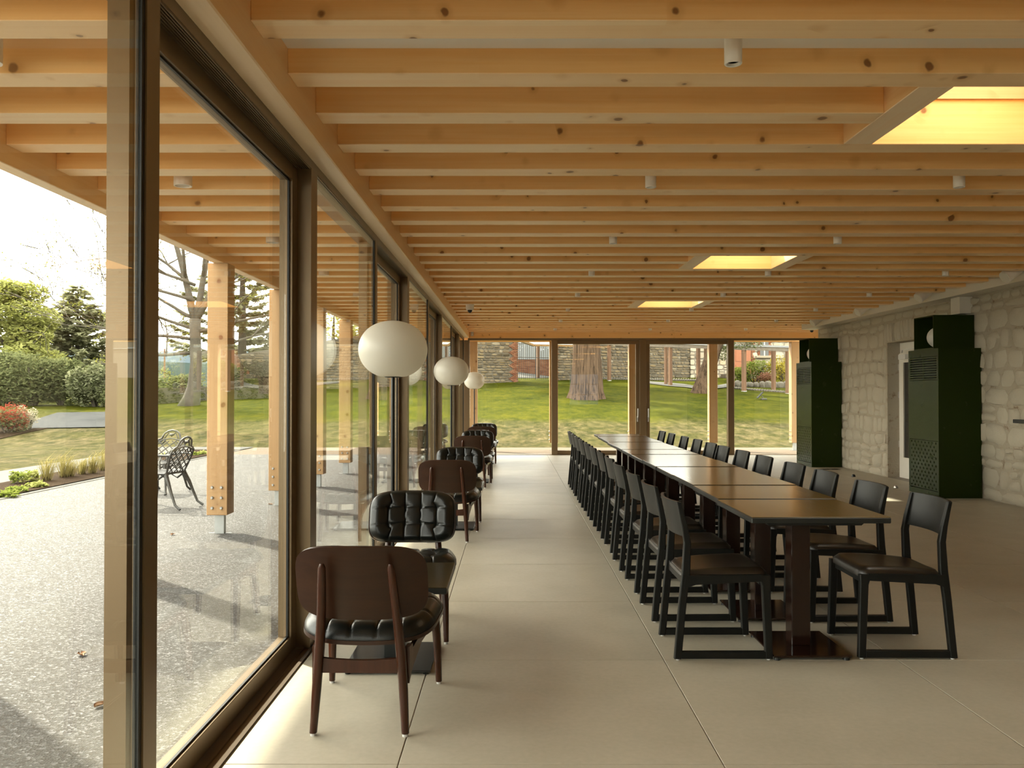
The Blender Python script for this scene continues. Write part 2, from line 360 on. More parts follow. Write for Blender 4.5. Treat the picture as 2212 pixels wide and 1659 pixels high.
t = NT('red_brick'); c = t.ramp(t.island(), [(0.0,(0.11,0.042,0.024)),(0.5,(0.155,0.066,0.036)),(1.0,(0.20,0.10,0.06))]); M['brick'] = t.bsdf(c, 0.9, spec=0.1)
M['oldpost'] = wood('weathered_larch', 2, (0.145,0.080,0.045), (0.090,0.048,0.026), 0.85, knots=False, lam=False)
M['oldbeam'] = wood('weathered_beam', 0, (0.19,0.16,0.125), (0.11,0.09,0.07), 0.9, knots=False, lam=False)
M['greyfence'] = plain('grey_fence_board', (0.20,0.21,0.21), 0.8, var=0.2)
M['reddoor'] = plain('orange_red_door', (0.24,0.075,0.022), 0.5)
M['iron'] = plain('dark_cast_iron', (0.045,0.042,0.036), 0.45, metal=0.3, var=0.2)
M['windowglass'] = plain('dark_window_pane', (0.03,0.028,0.026), 0.1, var=0.1)
t = NT('translucent_roof_sheet'); d = t.n('ShaderNodeBsdfDiffuse'); d.inputs[0].default_value = (0.8,0.8,0.76,1); tr = t.n('ShaderNodeBsdfTranslucent'); t.set(tr.inputs[0], t.mix(t.noise(t.obj(), 3.0), (0.85,0.84,0.8), (0.75,0.74,0.7)))
mx = t.n('ShaderNodeMixShader'); mx.inputs[0].default_value = 0.65
t.t.links.new(d.outputs[0], mx.inputs[1]); t.t.links.new(tr.outputs[0], mx.inputs[2]); t.t.links.new(mx.outputs[0], t.out.inputs[0]); M['sheet'] = t.m
# ================================================================== THE ROOM
XL, XR, YF, YB = -1.06, 6.15, 18.70, -5.0         # inner faces: left threshold, right wall, far glazing, rear wall
PITCH, Y0J, JW, ZJ, ZTOP = 0.5125, 3.083, 0.16, 2.75, 3.0
def jy(k): return Y0J + PITCH * k                 # near face of joist k
# ---- floor with large stone tiles
fl = MB().box(XL, XR + 0.4, YB, YF + 0.02, -0.12, -0.004).box(XR + 0.4, 7.3, 16.4, YF + 0.02, -0.12, -0.004).build('floor', M['grout']); tag(fl, 'pale beige stone tile floor of the dining room', kind='structure')
xs = [XL] + [-0.42 + 1.195 * i for i in range(0, 6)] + [XR]
ys = [YB] + [4.28 + 1.2 * j for j in range(-7, 13)] + [YF + 0.02]
tile_cache = {}
for i in range(len(xs) - 1):
    for j in range(len(ys) - 1):
        wx, wy = xs[i+1] - xs[i], ys[j+1] - ys[j]
        if wx < 0.05 or wy < 0.05: continue
        key = (round(wx, 3), round(wy, 3))
        if key not in tile_cache:
            g = 0.0022
            tile_cache[key] = MB().cbox(-wx/2 + g, wx/2 - g, -wy/2 + g, wy/2 - g, -0.0045, 0.0, 0.0015).mesh('floor_tile', M['tile'])
        link('floor_tile', tile_cache[key], fl, ((xs[i] + xs[i+1])/2, (ys[j] + ys[j+1])/2, 0))
for j in range(len(ys) - 1):
    if ys[j] > 15.9:
        y0, y1 = max(ys[j], 16.75), ys[j+1]; MB().cbox(XR + 0.002, 7.2, y0 + 0.002, y1 - 0.002, -0.0045, 0.0, 0.0015).build('floor_tile', M['tile'], fl)
# ---- ceiling: roof slab with skylight wells
SKY = [(-8, -6), (1, 3), (10, 12), (18, 20)]      # joists that bound each well
SX0, SX1 = 2.0, 2.87
ceil = MB()
ycuts = [YB - 0.4]
for a, b in SKY: ycuts += [jy(a) + JW, jy(b)]
ycuts.append(20.45)
for i in range(len(ycuts) - 1):
    y0, y1 = ycuts[i], ycuts[i+1]
    if i % 2 == 1: ceil.box(-2.92, SX0, y0, y1, ZTOP, 3.3).box(SX1, 7.4, y0, y1, ZTOP, 3.3)
    else: ceil.box(-2.92, 7.4, y0, y1, ZTOP, 3.3)
ceil = ceil.build('ceiling', M['plaster']); tag(ceil, 'timber joist ceiling with white lining and square skylights', kind='structure')
JX0, JX1 = -0.975, 5.87
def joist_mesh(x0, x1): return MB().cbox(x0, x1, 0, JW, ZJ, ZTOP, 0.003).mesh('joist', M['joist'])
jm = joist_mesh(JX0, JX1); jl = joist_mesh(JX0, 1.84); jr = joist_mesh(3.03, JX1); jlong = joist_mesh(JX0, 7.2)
trimmed = [(a + b) // 2 for a, b in SKY]
for k in range(-15, 31):
    if k in trimmed:
        link('joist', jl, ceil, (0, jy(k), 0)); link('joist', jr, ceil, (0, jy(k), 0))
    else: link('joist', jlong if k >= 27 else jm, ceil, (0, jy(k), 0))
for a, b in SKY:
    y0, y1 = jy(a) + JW, jy(b)
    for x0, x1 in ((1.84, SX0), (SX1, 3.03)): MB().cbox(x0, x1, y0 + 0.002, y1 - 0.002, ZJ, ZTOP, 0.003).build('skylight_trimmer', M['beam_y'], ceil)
    for k, (x0, x1, ya, yb) in enumerate(((SX0, SX0 + 0.015, y0, y1), (SX1 - 0.015, SX1, y0, y1), (SX0 + 0.015, SX1 - 0.015, y0, y0 + 0.015), (SX0 + 0.015, SX1 - 0.015, y1 - 0.015, y1))):
        MB().box(x0, x1, ya, yb, ZTOP, 3.45).build('skylight_lining', M['shaft'], ceil)
    MB().box(SX0, SX1, y0, y1, 3.452, 3.464).build('skylight_pane', M['glass'], ceil)
MB().box(JX0, JX1, jy(0) + JW, jy(1), 2.86, 2.872).build('ceiling_panel', M['plaster'], ceil)
# ---- perimeter beams
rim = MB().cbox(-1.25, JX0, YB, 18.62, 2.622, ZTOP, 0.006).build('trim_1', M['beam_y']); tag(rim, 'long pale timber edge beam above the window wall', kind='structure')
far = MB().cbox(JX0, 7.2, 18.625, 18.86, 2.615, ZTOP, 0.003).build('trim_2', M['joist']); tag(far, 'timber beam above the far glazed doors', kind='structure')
wb = MB().box(5.87, 6.15, YB, 16.9, 2.666, ZTOP).build('trim_3', M['white_paint']); tag(wb, 'white painted steel beam above the stone wall', kind='structure')
# ---- left glazing
wn = [0]
def window(label):
    wn[0] += 1; return struct('window_%d' % wn[0], label)
def fixed_light(y0, y1, post=True):
    o = window('fixed floor to ceiling pane in the window wall')
    if post: MB().box(-1.25, -1.08, y0 - 0.137, y0, 0.004, 2.574).build('frame_post', M['frame'], o)
    MB().box(-1.115, -1.08, y1 - 0.09, y1, 0.004, 2.574).build('frame_stile', M['frame'], o)
    MB().box(-1.104, -1.086, y1 - 0.11, y1 - 0.09, 0.01, 2.57).build('gasket', M['gasket'], o)
    MB().box(-1.115, -1.08, y0, y1 - 0.11, 0.004, 0.016).build('frame_sill', M['frame'], o)
    MB().box(-1.099, -1.091, y0, y1 - 0.11, 0.012, 2.574).build('glass_pane', M['glass'], o)
    return o
def sliding_door(y0, y1, handle):
    o = window('sliding glazed door panel in the window wall')
    X0, X1 = -1.222, -1.155
    MB().box(X0, X1, y0, y0 + 0.10, 0.01, 2.57).build('sash_stile', M['frame'], o)
    MB().box(X0, X1, y1 - 0.10, y1 - 0.001, 0.01, 2.57).build('sash_stile', M['frame'], o)
    MB().cbox(X0, X1, y0 + 0.10, y1 - 0.10, 0.01, 0.094, 0.002).build('sash_rail', M['frame'], o)
    MB().cbox(X0, X1, y0 + 0.10, y1 - 0.10, 2.486, 2.57, 0.002).build('sash_rail', M['frame'], o)
    g = MB()
    g.box(-1.178, -1.168, y1 - 0.114, y1 - 0.10, 0.094, 2.486).box(-1.178, -1.168, y0 + 0.10, y1 - 0.114, 0.094, 0.102).box(-1.178, -1.168, y0 + 0.10, y1 - 0.114, 2.478, 2.486)
    g.build('gasket', M['gasket'], o)
    MB().box(-1.192, -1.184, y0 + 0.10, y1 - 0.114, 0.094, 2.486).build('glass_pane', M['glass'], o)
    if handle:
        h = MB(); yy = y0 + 0.05
        h.tube([(-1.155, yy, 1.19), (-1.105, yy, 1.19)], 0.008, 8).tube([(-1.155, yy, 1.02), (-1.105, yy, 1.02)], 0.008, 8).cbox(-1.115, -1.093, yy - 0.012, yy + 0.012, 0.985, 1.225, 0.006)
        h.build('pull_handle', M['frame'], o)
    return o
BAY = 4.11
for i in range(-1, 5):  # first bay is unseen behind the viewpoint, put in to brighten the ceiling
    P = 0.35 + BAY * i
    if i < 4:
        fixed_light(P + 0.137, P + 2.19); sliding_door(P + 2.15, P + BAY, i == 0)
    else: fixed_light(P + 0.137, 18.57)
hd = struct('trim_4', 'bronze metal door head and grooved track below the edge beam')
MB().box(-1.25, -1.08, -3.76, 18.62, 2.574, 2.6215).build('door_head', M['frame'], hd)
for q in range(7):
    x = -1.150 + q * 0.0105
    MB().box(x, x + 0.0035, -3.76, 18.62, 2.567, 2.574).build('track_rib', M['frame'], hd)
th = struct('trim_5', 'bronze metal threshold track set flush in the floor')
MB().box(-1.25, XL, -3.76, 18.62, -0.10, 0.002).build('threshold', M['frame'], th)
MB().box(-1.082, -1.064, -3.76, 18.62, 0.002, 0.008).build('threshold_lip', M['terrace_edge'], th)
MB().box(-1.118, -1.110, -3.76, 18.62, 0.002, 0.010).build('track_rib', M['frame'], th)
# ---- far glazing
def fx(px): return (px - CX) / F * YF
YA, YC = 18.66, 18.80
def bar(o, n, x0, x1, z0, z1, ya=YA, yb=YC, m='frame'): return MB().cbox(x0, x1, ya, yb, z0, z1, 0.003).build(n, M[m], o)
ff = struct('trim_6', 'bronze frame of the far glazed wall')
bar(ff, 'frame_head', -1.0, 7.2, 2.57, 2.6145); bar(ff, 'frame_sill', -1.0, 7.2, -0.02, 0.012)
for a, b in ((-1.25, -0.965), (0.88, 1.01), (2.85, 3.0), (4.83, 4.966)): bar(ff, 'frame_mullion', a, b, 0.012, 2.57)
def far_light(x0, x1, label, sash=None):
    o = window(label)
    if sash:
        bar(o, 'sash_rail', x0, x1, 2.484, 2.568, 18.70, 18.77); bar(o, 'sash_rail', x0, x1, 0.014, 0.098, 18.70, 18.77)
        sx = (x0, x0 + 0.082) if sash < 0 else (x1 - 0.082, x1)
        bar(o, 'sash_stile', sx[0], sx[1], 0.099, 2.483, 18.70, 18.77)
        hx = (sx[0] + sx[1]) / 2
        h = MB(); h.cbox(hx - 0.014, hx + 0.014, 18.685, 18.70, 0.74, 0.87, 0.003).tube([(hx, 18.69, 0.85), (hx, 18.645, 0.85)], 0.009, 8).cbox(hx - 0.011, hx + 0.011, 18.63, 18.65, 0.84, 1.04, 0.004)
        h.build('door_handle', M['chrome'], o)
    MB().box(x0, x1, 18.73, 18.738, 0.012, 2.57).build('glass_pane', M['glass'], o)
far_light(-0.965, 0.88, 'fixed pane of the far glazed wall beside the lounge chairs')
far_light(1.01, 2.85, 'glazed sliding door of the far wall in front of the thick tree trunk', 1)
far_light(3.0, 4.83, 'glazed sliding door of the far wall in front of the leaning tree', -1)
far_light(4.966, 7.2, 'fixed pane of the far glazed wall beside the green heater cabinet')
# ---- right wall of white painted rubble stone
D0, D1, DZ = 12.60, 13.67, 2.20
wall = MB()
wall.box(XR, XR + 0.5, YB, D0, 0, 3.0).box(XR, XR + 0.5, D1, 16.75, 0, 3.0).box(XR, XR + 0.5, D0, D1, DZ, 3.0)
wr = wall.build('wall_right', M['painted_mortar']); tag(wr, 'white painted rubble stone wall', kind='structure')
def rubble_cells(u0, u1, v0, v1, hr, wr_, rng, hole=None):
    cells = []; v = v0
    while v < v1 - 0.03:
        h = min(rng.uniform(*hr), v1 - v)
        if v1 - v - h < 0.05: h = v1 - v
        u = u0 - rng.uniform(0, 0.15)
        while u < u1:
            w_ = rng.uniform(*wr_)
            split = rng.random() < 0.18 and h > hr[0] * 1.25
            for a, b in (((v, v + h*0.5), (v + h*0.5, v + h)) if split else ((v, v + h),)):
                cu0, cu1 = max(u, u0), min(u + w_, u1)
                if cu1 - cu0 > 0.05: cells.append((cu0, cu1, a, b))
            u += w_
        v += h
    if hole:
        a0, a1, b0, b1 = hole; out = []
        for c in cells:
            if c[1] <= a0 or c[0] >= a1 or c[3] <= b0 or c[2] >= b1: out.append(c); continue
            if c[0] < a0 - 0.06: out.append((c[0], a0, c[2], c[3]))
            if c[1] > a1 + 0.06: out.append((a1, c[1], c[2], c[3]))
        cells = out
    return cells
def stone(mb, c, rng, to3, gap=0.007, deep=0.026, n=10):
    u0, u1, v0, v1 = c; cu, cv = (u0+u1)/2, (v0+v1)/2; hu, hv = (u1-u0)/2 - gap, (v1-v0)/2 - gap
    ex = rng.uniform(4.0, 9.0); ring = []; sk = rng.uniform(-0.12, 0.12)
    for k in range(n):
        a = 2*math.pi*(k + 0.5)/n + rng.uniform(-0.1, 0.1); ca, sa = math.cos(a), math.sin(a)
        f = 1.0 / (abs(ca)**ex + abs(sa)**ex)**(1/ex) * rng.uniform(0.93, 1.0)
        ring.append((ca*f*hu + sk*sa*hv, sa*f*hv))
    d = deep * rng.uniform(0.4, 1.25); tu, tv = rng.uniform(-0.35, 0.35), rng.uniform(-0.35, 0.35)
    vs = [to3(cu + a, cv + b, 0) for a, b in ring]
    ins = [(a * (1 - min(0.022/hu, 0.3)), b * (1 - min(0.018/hv, 0.35))) for a, b in ring]
    vs += [to3(cu + a, cv + b, d * (1 + tu*a/hu + tv*b/hv) * rng.uniform(0.9, 1.05)) for a, b in ins]
    vs.append(to3(cu, cv, d * 1.08))
    fs = [(k, (k+1) % n, n + (k+1) % n, n + k) for k in range(n)] + [(n + k, n + (k+1) % n, 2*n) for k in range(n)]
    return mb.add(vs, fs)
rng = random.Random(21)
cells = rubble_cells(7.6, 16.75, 0.0, 2.66, (0.12, 0.26), (0.16, 0.48), rng, (D0 - 0.12, D1 + 0.02, 0, DZ + 0.34))
# soldier course over the door
u = D0 - 0.12
while u < D1 + 0.02:
    w_ = rng.uniform(0.075, 0.12); cells.append((u, min(u + w_, D1 + 0.08), DZ + 0.01, DZ + 0.34)); u += w_
def seen(c):                                       # how large a stone shows from the middle of the room
    Y = (c[0] + c[1]) / 2; s = (c[1]-c[0]) * (c[3]-c[2]) / Y**3
    if Y < 9.8: s *= 0.02
    if (10.9 < Y < 11.7 or 15.55 < Y < 16.35) and c[3] < 1.95: s *= 0.01
    return -s
cells.sort(key=seen)
def to_wall(u, v, d):                              # courses wander like real rubble
    k = min(1.0, v/0.2, (2.66 - v)/0.2, abs(u - D1)/0.3 if v < 2.6 else 1.0)
    du, dv = 0.055*mnoise.noise(Vector((u*2.1, v*2.6, 3))), 0.075*mnoise.noise(Vector((u*1.5, v*1.5, 9)))
    return (XR + 0.004 - d, u + du*max(k, 0), v + dv*max(k, 0))
rest = MB()
for i, c in enumerate(cells):
    if i < 300: stone(MB(), c, rng, to_wall).build('wall_stone', M['painted_stone'], wr, smooth=60)
    else: stone(rest, c, rng, to_wall)
tag(rest.build('wall_stones_beyond', M['painted_stone'], wr, smooth=60), kind='stuff')
sw = MB().box(7.2, 7.4, 16.3, 18.9, 0, 3.0).box(XR + 0.5, 7.2, 16.3, 16.75, 0, 3.0).build('wall_alcove', M['plaster']); tag(sw, 'white plastered corner behind the far green cabinet', kind='structure')
# door in the right wall
dr = struct('door_1', 'white half glazed door set back in the stone wall')
MB().box(XR + 0.20, XR + 0.26, D0 + 0.02, D1 - 0.02, 0.0, DZ - 0.005).build('door_frame', M['white_paint'], dr)
lf = MB()
Xd = XR + 0.155
for a, b, c_, d_ in ((D1 - 0.22, D1 - 0.08, 0.01, 2.02), (D0 + 0.06, D0 + 0.22, 0.01, 2.02), (D0 + 0.22, D1 - 0.22, 0.01, 0.34), (D0 + 0.22, D1 - 0.22, 1.87, 2.02)): lf.box(Xd, Xd + 0.045, a, b, c_, d_)
lf = lf.build('door_leaf', M['white_paint'], dr)
MB().box(Xd + 0.018, Xd + 0.026, D0 + 0.22, D1 - 0.22, 0.34, 1.87).build('glass_pane', M['windowglass'], lf)
for z in (0.5, 1.3, 1.75): MB().box(Xd - 0.01, Xd + 0.02, D1 - 0.078, D1 - 0.06, z, z + 0.1).build('hinge', M['chrome'], lf)
dc = MB().box(Xd - 0.05, Xd, D1 - 0.40, D1 - 0.16, 1.92, 2.0); dc.beam((Xd - 0.03, D1 - 0.25, 2.03), (Xd - 0.14, D1 - 0.5, 2.06), 0.02, 0.012).beam((Xd - 0.14, D1 - 0.5, 2.06), (Xd - 0.01, D1 - 0.75, 2.08), 0.02, 0.012)
dc.build('door_closer', M['grey_plastic'], dr)
pier = MB().box(5.98, XR + 0.05, 11.13, 11.36, 2.44, 2.664).build('trim_7', M['white_paint']); tag(pier, 'short plastered pier between the wall lamp box and the white beam', kind='structure')
# rear wall behind the viewpoint, with the one gridded window whose reflection shows in the far glass
bw = MB(); RX0, RX1, RZ0, RZ1 = 2.9, 4.4, 0.8, 2.4
bw.box(-1.25, RX0, YB - 0.3, YB, 0, 3.0).box(RX1, XR + 0.4, YB - 0.3, YB, 0, 3.0).box(RX0, RX1, YB - 0.3, YB, 0, RZ0).box(RX0, RX1, YB - 0.3, YB, RZ1, 3.0)
bw = bw.build('wall_back', M['green']); tag(bw, 'unseen rear wall, dark green to cut frontal light, with one gridded window', kind='structure')  # unseen walls coloured dark to hold back light from behind the viewpoint
lw_ = MB().box(-1.25, -1.06, YB - 0.3, -3.76, 0, 2.622).build('wall_left', M['green']); tag(lw_, 'unseen wall behind the viewpoint, dark green to cut frontal light', kind='structure')
o = window('gridded window in the rear wall')
f_ = MB()
for q in range(4): f_.box(RX0 + 0.49*q, RX0 + 0.49*q + 0.03, YB - 0.18, YB - 0.14, RZ0, RZ1)
for q in range(4): f_.box(RX0, RX1, YB - 0.18, YB - 0.14, RZ0 + 0.523*q, RZ0 + 0.523*q + 0.03)
f_.build('frame', M['white_paint'], o)
MB().box(RX0, RX1, YB - 0.164, YB - 0.158, RZ0, RZ1).build('glass_pane', M['dimglass'], o)
# ================================================================== CANOPY OUTSIDE
cn = struct('canopy', 'timber joist canopy over the terrace')
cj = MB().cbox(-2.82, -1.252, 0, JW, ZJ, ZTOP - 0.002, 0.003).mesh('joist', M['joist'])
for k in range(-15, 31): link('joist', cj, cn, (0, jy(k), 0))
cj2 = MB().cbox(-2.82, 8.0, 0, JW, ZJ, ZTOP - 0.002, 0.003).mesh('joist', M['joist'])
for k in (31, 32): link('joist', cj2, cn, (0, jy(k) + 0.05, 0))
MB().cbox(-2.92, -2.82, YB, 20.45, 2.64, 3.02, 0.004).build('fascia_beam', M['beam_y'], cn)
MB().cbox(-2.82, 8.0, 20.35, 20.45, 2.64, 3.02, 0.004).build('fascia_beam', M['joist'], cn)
def timber_post(x, y, label, side=0):
    o = thing('timber_post', label, 'post', (x, y, 0), 0, 'timber canopy posts')
    MB().cbox(-0.10, 0.10, -0.10, 0.10, 0.185, 2.638, 0.004).build('post_shaft', M['post'], o)
    MB().box(-0.045, 0.045, -0.03, 0.03, -0.02, 0.19).box(-0.11, 0.11, -0.006, 0.006, -0.02, 0.0).build('steel_stub', M['galv'], o)
    bm_ = MB()
    for dx in (-0.045, 0.045):
        for z in (0.255, 0.355, 0.455):
            p0 = (dx, -0.10, z) if not side else (-0.10, dx, z); p1 = (dx, -0.118, z) if not side else (-0.118, dx, z)
            bm_ = MB().tube([p0, p1], [0.016, 0.011], 8); bm_.build('bolt', M['galv'], o, smooth=40)
    return o
for n in range(-2, 6):
    y = 8.2 + 2.055*n + (0.07 if n == -1 else 0)
    if n == 5: continue
    nm = {-2: 'just outside the camera side of the window wall', -1: 'hidden behind the near window mullion', 0: 'with bolted foot, nearest one seen whole through the glass', 1: 'with bolted foot, second one seen through the near pane'}.get(n, '%s one along the window wall' % ORD[n + 2])
    timber_post(-2.87, y, 'timber canopy post ' + nm)
timber_post(-2.87, 20.25, 'timber canopy post at the far outer corner of the terrace', 1)
for q, x in enumerate((-0.95, 1.0, 2.92, 4.86, 6.85)):
    timber_post(x, 20.25, 'timber canopy post beyond the far glazing, %s from the lounge side' % ORD[q], 1)
def surface_light(x, y, label):
    o = thing('outdoor_downlight', label, 'downlight', (x, y, 2.80), 0, 'canopy downlights')
    MB().lathe([(0.058, 0.2), (0.058, -0.07), (0.050, -0.07), (0.048, -0.058)], n=24).build('housing', M['fixture'], o, smooth=40)
    MB().lathe([(0.047, -0.059), (0.047, -0.062)], n=20).build('lens', M['opal'], o)
for k, lb in ((0, 'near'), (4, 'second'), (8, 'third'), (12, 'fourth'), (16, 'fifth')):
    surface_light(-2.17, 3.42 + PITCH*k, 'white drum downlight under the terrace canopy, %s along' % lb)
# ================================================================== CEILING FITTINGS
def downlight(x, y, label):
    o = thing('downlight', label, 'downlight', (x, y, 2.72), 0, 'white ceiling downlights')
    MB().lathe([(0.036, 0.275), (0.036, 0.002), (0.034, 0.0), (0.027, 0.0), (0.025, 0.012)], n=24).build('housing', M['fixture'], o, smooth=40)
    MB().lathe([(0.024, 0.012), (0.012, 0.020)], n=16).build('lens', M['grey_plastic'], o)
for r in range(8):
    y = 3.42 + PITCH*4*r
    for c, (x, nm) in enumerate(((0.91, 'over the aisle'), (2.94, 'right of the long table'), (4.98, 'near the stone wall'))):
        if CX + F*x/y > 2205: continue
        downlight(x, y, 'white cylinder downlight %s, %s row from the camera' % (nm, ORD[r]))
for r, k in enumerate((12, 16, 20, 24)):
    y = 3.42 + PITCH*k
    o = thing('tilted_spotlight', 'large white tilted tube spotlight by the steel beam, %s from the camera' % ORD[r], 'spotlight', (5.66, y, 2.70), 0, 'tilted spotlights')
    ax = Vector((-0.80, -0.12, -0.58)).normalized()
    MB().tube([Vector((0,0,0)) - ax*0.33, Vector((0,0,0)) - ax*0.02, Vector((0,0,0))], [0.075, 0.075, 0.072], 24).build('housing', M['fixture'], o, smooth=40)
    MB().tube([ax*0.0005, ax*0.004], 0.066, 20).build('lens', M['opal'], o)
def dome_camera(loc, label):
    o = thing('dome_camera', label, 'camera', loc, 0, 'dome security cameras')
    MB().lathe([(0.066, 0.0705), (0.062, 0.0), (0.056, -0.012), (0.040, -0.016)], n=24).build('housing', M['fixture'], o, smooth=40)
    MB().lathe([(0.036, -0.0165), (0.034, -0.035), (0.024, -0.052), (0.008, -0.060)], n=20).build('dome', M['blackmetal'], o, smooth=60)
p = at(1013, 668, 12.9); dome_camera((p.x, 12.9, 2.68), 'white dome camera in the ceiling near the window wall')
p = at(1752, 712, 17.0); dome_camera((p.x, 17.0, 2.68), 'white dome camera above the far green cabinet')
o = thing('alarm_sensor', 'small white corner sensor under the far timber beam', 'sensor', (-0.90, 18.60, 2.66))
MB().cbox(-0.03, 0.03, -0.025, 0.025, 0.0, 0.11, 0.008).build('housing', M['grey_plastic'], o)
MB().cbox(-0.02, 0.02, -0.033, -0.025, 0.02, 0.06, 0.003).build('lens', M['opal'], o)

# ================================================================== LOUNGE CHAIRS
def super_pt(a, b, n):
    r = max(abs(a), abs(b))
    if r < 1e-9: return 0.0, 0.0
    x, y = a/r, b/r; f = 1.0/(abs(x)**n + abs(y)**n)**(1/n); return x*f*r, y*f*r
def tuft(a, b, va, hb):                            # 0..1 pillow height with seams at va (across) and hb (up)
    e = max(abs(a), abs(b)); h = 1.0 - max(0.0, (e - 0.80)/0.20)**2.2
    dv = min(abs(a - s) for s in va); dh = min(abs(b - s) for s in hb)
    g = 0.22*math.exp(-(dv/0.022)**2) + 0.08*math.exp(-(dv/0.11)**2) + 0.13*math.exp(-(dh/0.026)**2)
    g += 0.20*math.exp(-((dv/0.09)**2 + (dh/0.13)**2))
    return max(h - g*min(1, h*1.3), 0.02)
VA = (-0.6, -0.2, 0.2, 0.6); HB = (-0.34, 0.34)
def make_lounge_chair():
    o = thing('lounge_chair', '', 'chair')
    # backrest: curved veneer shell with tufted cushion in front
    HW, Z0, Z1 = 0.268, 0.450, 0.757
    def back_pt(u, v, off):
        a, b = super_pt(u*2-1, v*2-1, 4.2)
        x = a*HW; s = (b + 1)/2; z = Z0 + (Z1 - Z0)*s
        y = 0.025 - 0.095*s + 0.062*(a*a)
        n = Vector((-0.38*a, 0.92, 0.28)).normalized()
        return Vector((x, y, z)) + n*off
    MB().shell(lambda u, v: back_pt(u, v, 0.0), lambda u, v: back_pt(u, v, 0.014), 26, 18).build('back_shell', M['veneer'], o, smooth=50)
    MB().shell(lambda u, v: back_pt(0.5 + (u-0.5)*0.985, 0.5 + (v-0.5)*0.985, 0.0145), lambda u, v: back_pt(0.5 + (u-0.5)*0.985, 0.5 + (v-0.5)*0.985, 0.020 + 0.042*tuft(u*2-1, v*2-1, VA, HB)), 60, 42).build('back_cushion', M['leather'], o, smooth=70)
    # seat
    def seat_pt(u, v, off):
        a, b = super_pt(u*2-1, v*2-1, 3.6)
        x = a*(0.288 + 0.018*b); y = 0.300 + b*0.262; z = 0.378 + 0.018*b + 0.018*a*a - (0.028*max(0, b-0.72)/0.28 if b > 0.72 else 0)
        return Vector((x, y, z + off))
    MB().shell(lambda u, v: seat_pt(u, v, -0.016), lambda u, v: seat_pt(u, v, 0.0), 24, 20).build('seat_shell', M['veneer'], o, smooth=50)
    MB().shell(lambda u, v: seat_pt(0.5 + (u-0.5)*0.985, 0.5 + (v-0.5)*0.985, 0.0005), lambda u, v: seat_pt(0.5 + (u-0.5)*0.985, 0.5 + (v-0.5)*0.985, 0.010 + 0.052*tuft(u*2-1, v*2-1, VA, HB)), 60, 48).build('seat_cushion', M['leather'], o, smooth=70)
    for s in (-1, 1):
        path = [(s*0.184, -0.01, 0.012), (s*0.174, 0.002, 0.18), (s*0.163, 0.002, 0.34), (s*0.156, -0.008, 0.42), (s*0.149, -0.024, 0.50), (s*0.141, -0.054, 0.61), (s*0.136, -0.074, 0.680), (s*0.135, -0.079, 0.697)]
        hs = [(0.0155,0.017),(0.019,0.022),(0.021,0.026),(0.020,0.024),(0.0185,0.021),(0.0175,0.018),(0.0155,0.016),(0.008,0.009)]
        vs = MB(); ring = []
        n = 12
        for (p, (hx, hy)) in zip(path, hs):
            ring.append([(p[0] + hx*math.cos(2*math.pi*k/n), p[1] + hy*math.sin(2*math.pi*k/n), p[2]) for k in range(n)])
        allv = [q for r_ in ring for q in r_]; fs = []
        for i in range(len(path)-1):
            for k in range(n): fs.append((i*n+k, i*n+(k+1)%n, (i+1)*n+(k+1)%n, (i+1)*n+k))
        fs += [tuple(range(n)), tuple((len(path)-1)*n+k for k in range(n))]
        leg = vs.add(allv, fs).build('leg', M['chairleg'], o, smooth=60)
        MB().lathe([(0.012, 0.012), (0.012, 0.0)], s*0.184, -0.01, 12).build('glide', M['grey_plastic'], leg)
        # front leg
        leg = MB().tube([(s*0.252, 0.595, 0.012), (s*0.246, 0.575, 0.2), (s*0.238, 0.545, 0.352)], [0.0145, 0.019, 0.021], 12).build('leg', M['chairleg'], o, smooth=60)
        MB().lathe([(0.011, 0.012), (0.011, 0.0)], s*0.252, 0.595, 12).build('glide', M['grey_plastic'], leg)
        # side rail with forked brace
        rail = MB().prism([(s*0.176, 0.018, 0.20), (s*0.176, 0.018, 0.345), (s*0.182, 0.07, 0.345), (s*0.182, 0.08, 0.325), (s*0.20, 0.20, 0.350), (s*0.225, 0.53, 0.352), (s*0.232, 0.53, 0.325), (s*0.20, 0.22, 0.308), (s*0.182, 0.06, 0.245)], (s*0.020, 0, 0))
        rail.build('side_rail', M['chairleg'], o)
    # rear stretcher
    st = MB(); n = 12; pts = []
    for i in range(n+1):
        x = -0.165 + 0.33*i/n; pts.append((x, 0.0, 0.305 - 0.010*(1 - (x/0.165)**2)))
    for i in range(n, -1, -1): pts.append((-0.165 + 0.33*i/n, 0.0, 0.245))
    st.prism(pts, (0, 0.020, 0)).build('stretcher', M['chairleg'], o)
    MB().cbox(-0.215, 0.215, 0.46, 0.485, 0.325, 0.352, 0.003).build('stretcher', M['chairleg'], o)
    return o
chair = make_lounge_chair()
XC = -0.60
lounge = [(3.345, 0, -0.610, 'lounge chair seen from behind, nearest the camera, dark walnut back'),
          (5.150, 1, -0.613, 'black tufted lounge chair facing the camera behind the nearest walnut back'),
          (7.66, 0, -0.60, 'walnut-backed lounge chair seen from behind, second pair along the window'),
          (9.44, 1, -0.595, 'black tufted lounge chair facing the camera in the second pair'),
          (12.08, 0, -0.58, 'walnut-backed lounge chair seen from behind in the third pair'),
          (13.88, 1, -0.58, 'black tufted lounge chair facing the camera in the third pair'),
          (15.62, 0, -0.58, 'walnut-backed lounge chair seen from behind in the last pair by the far glazing'),
          (17.25, 1, -0.585, 'black tufted lounge chair facing the camera, last before the far glazing')]
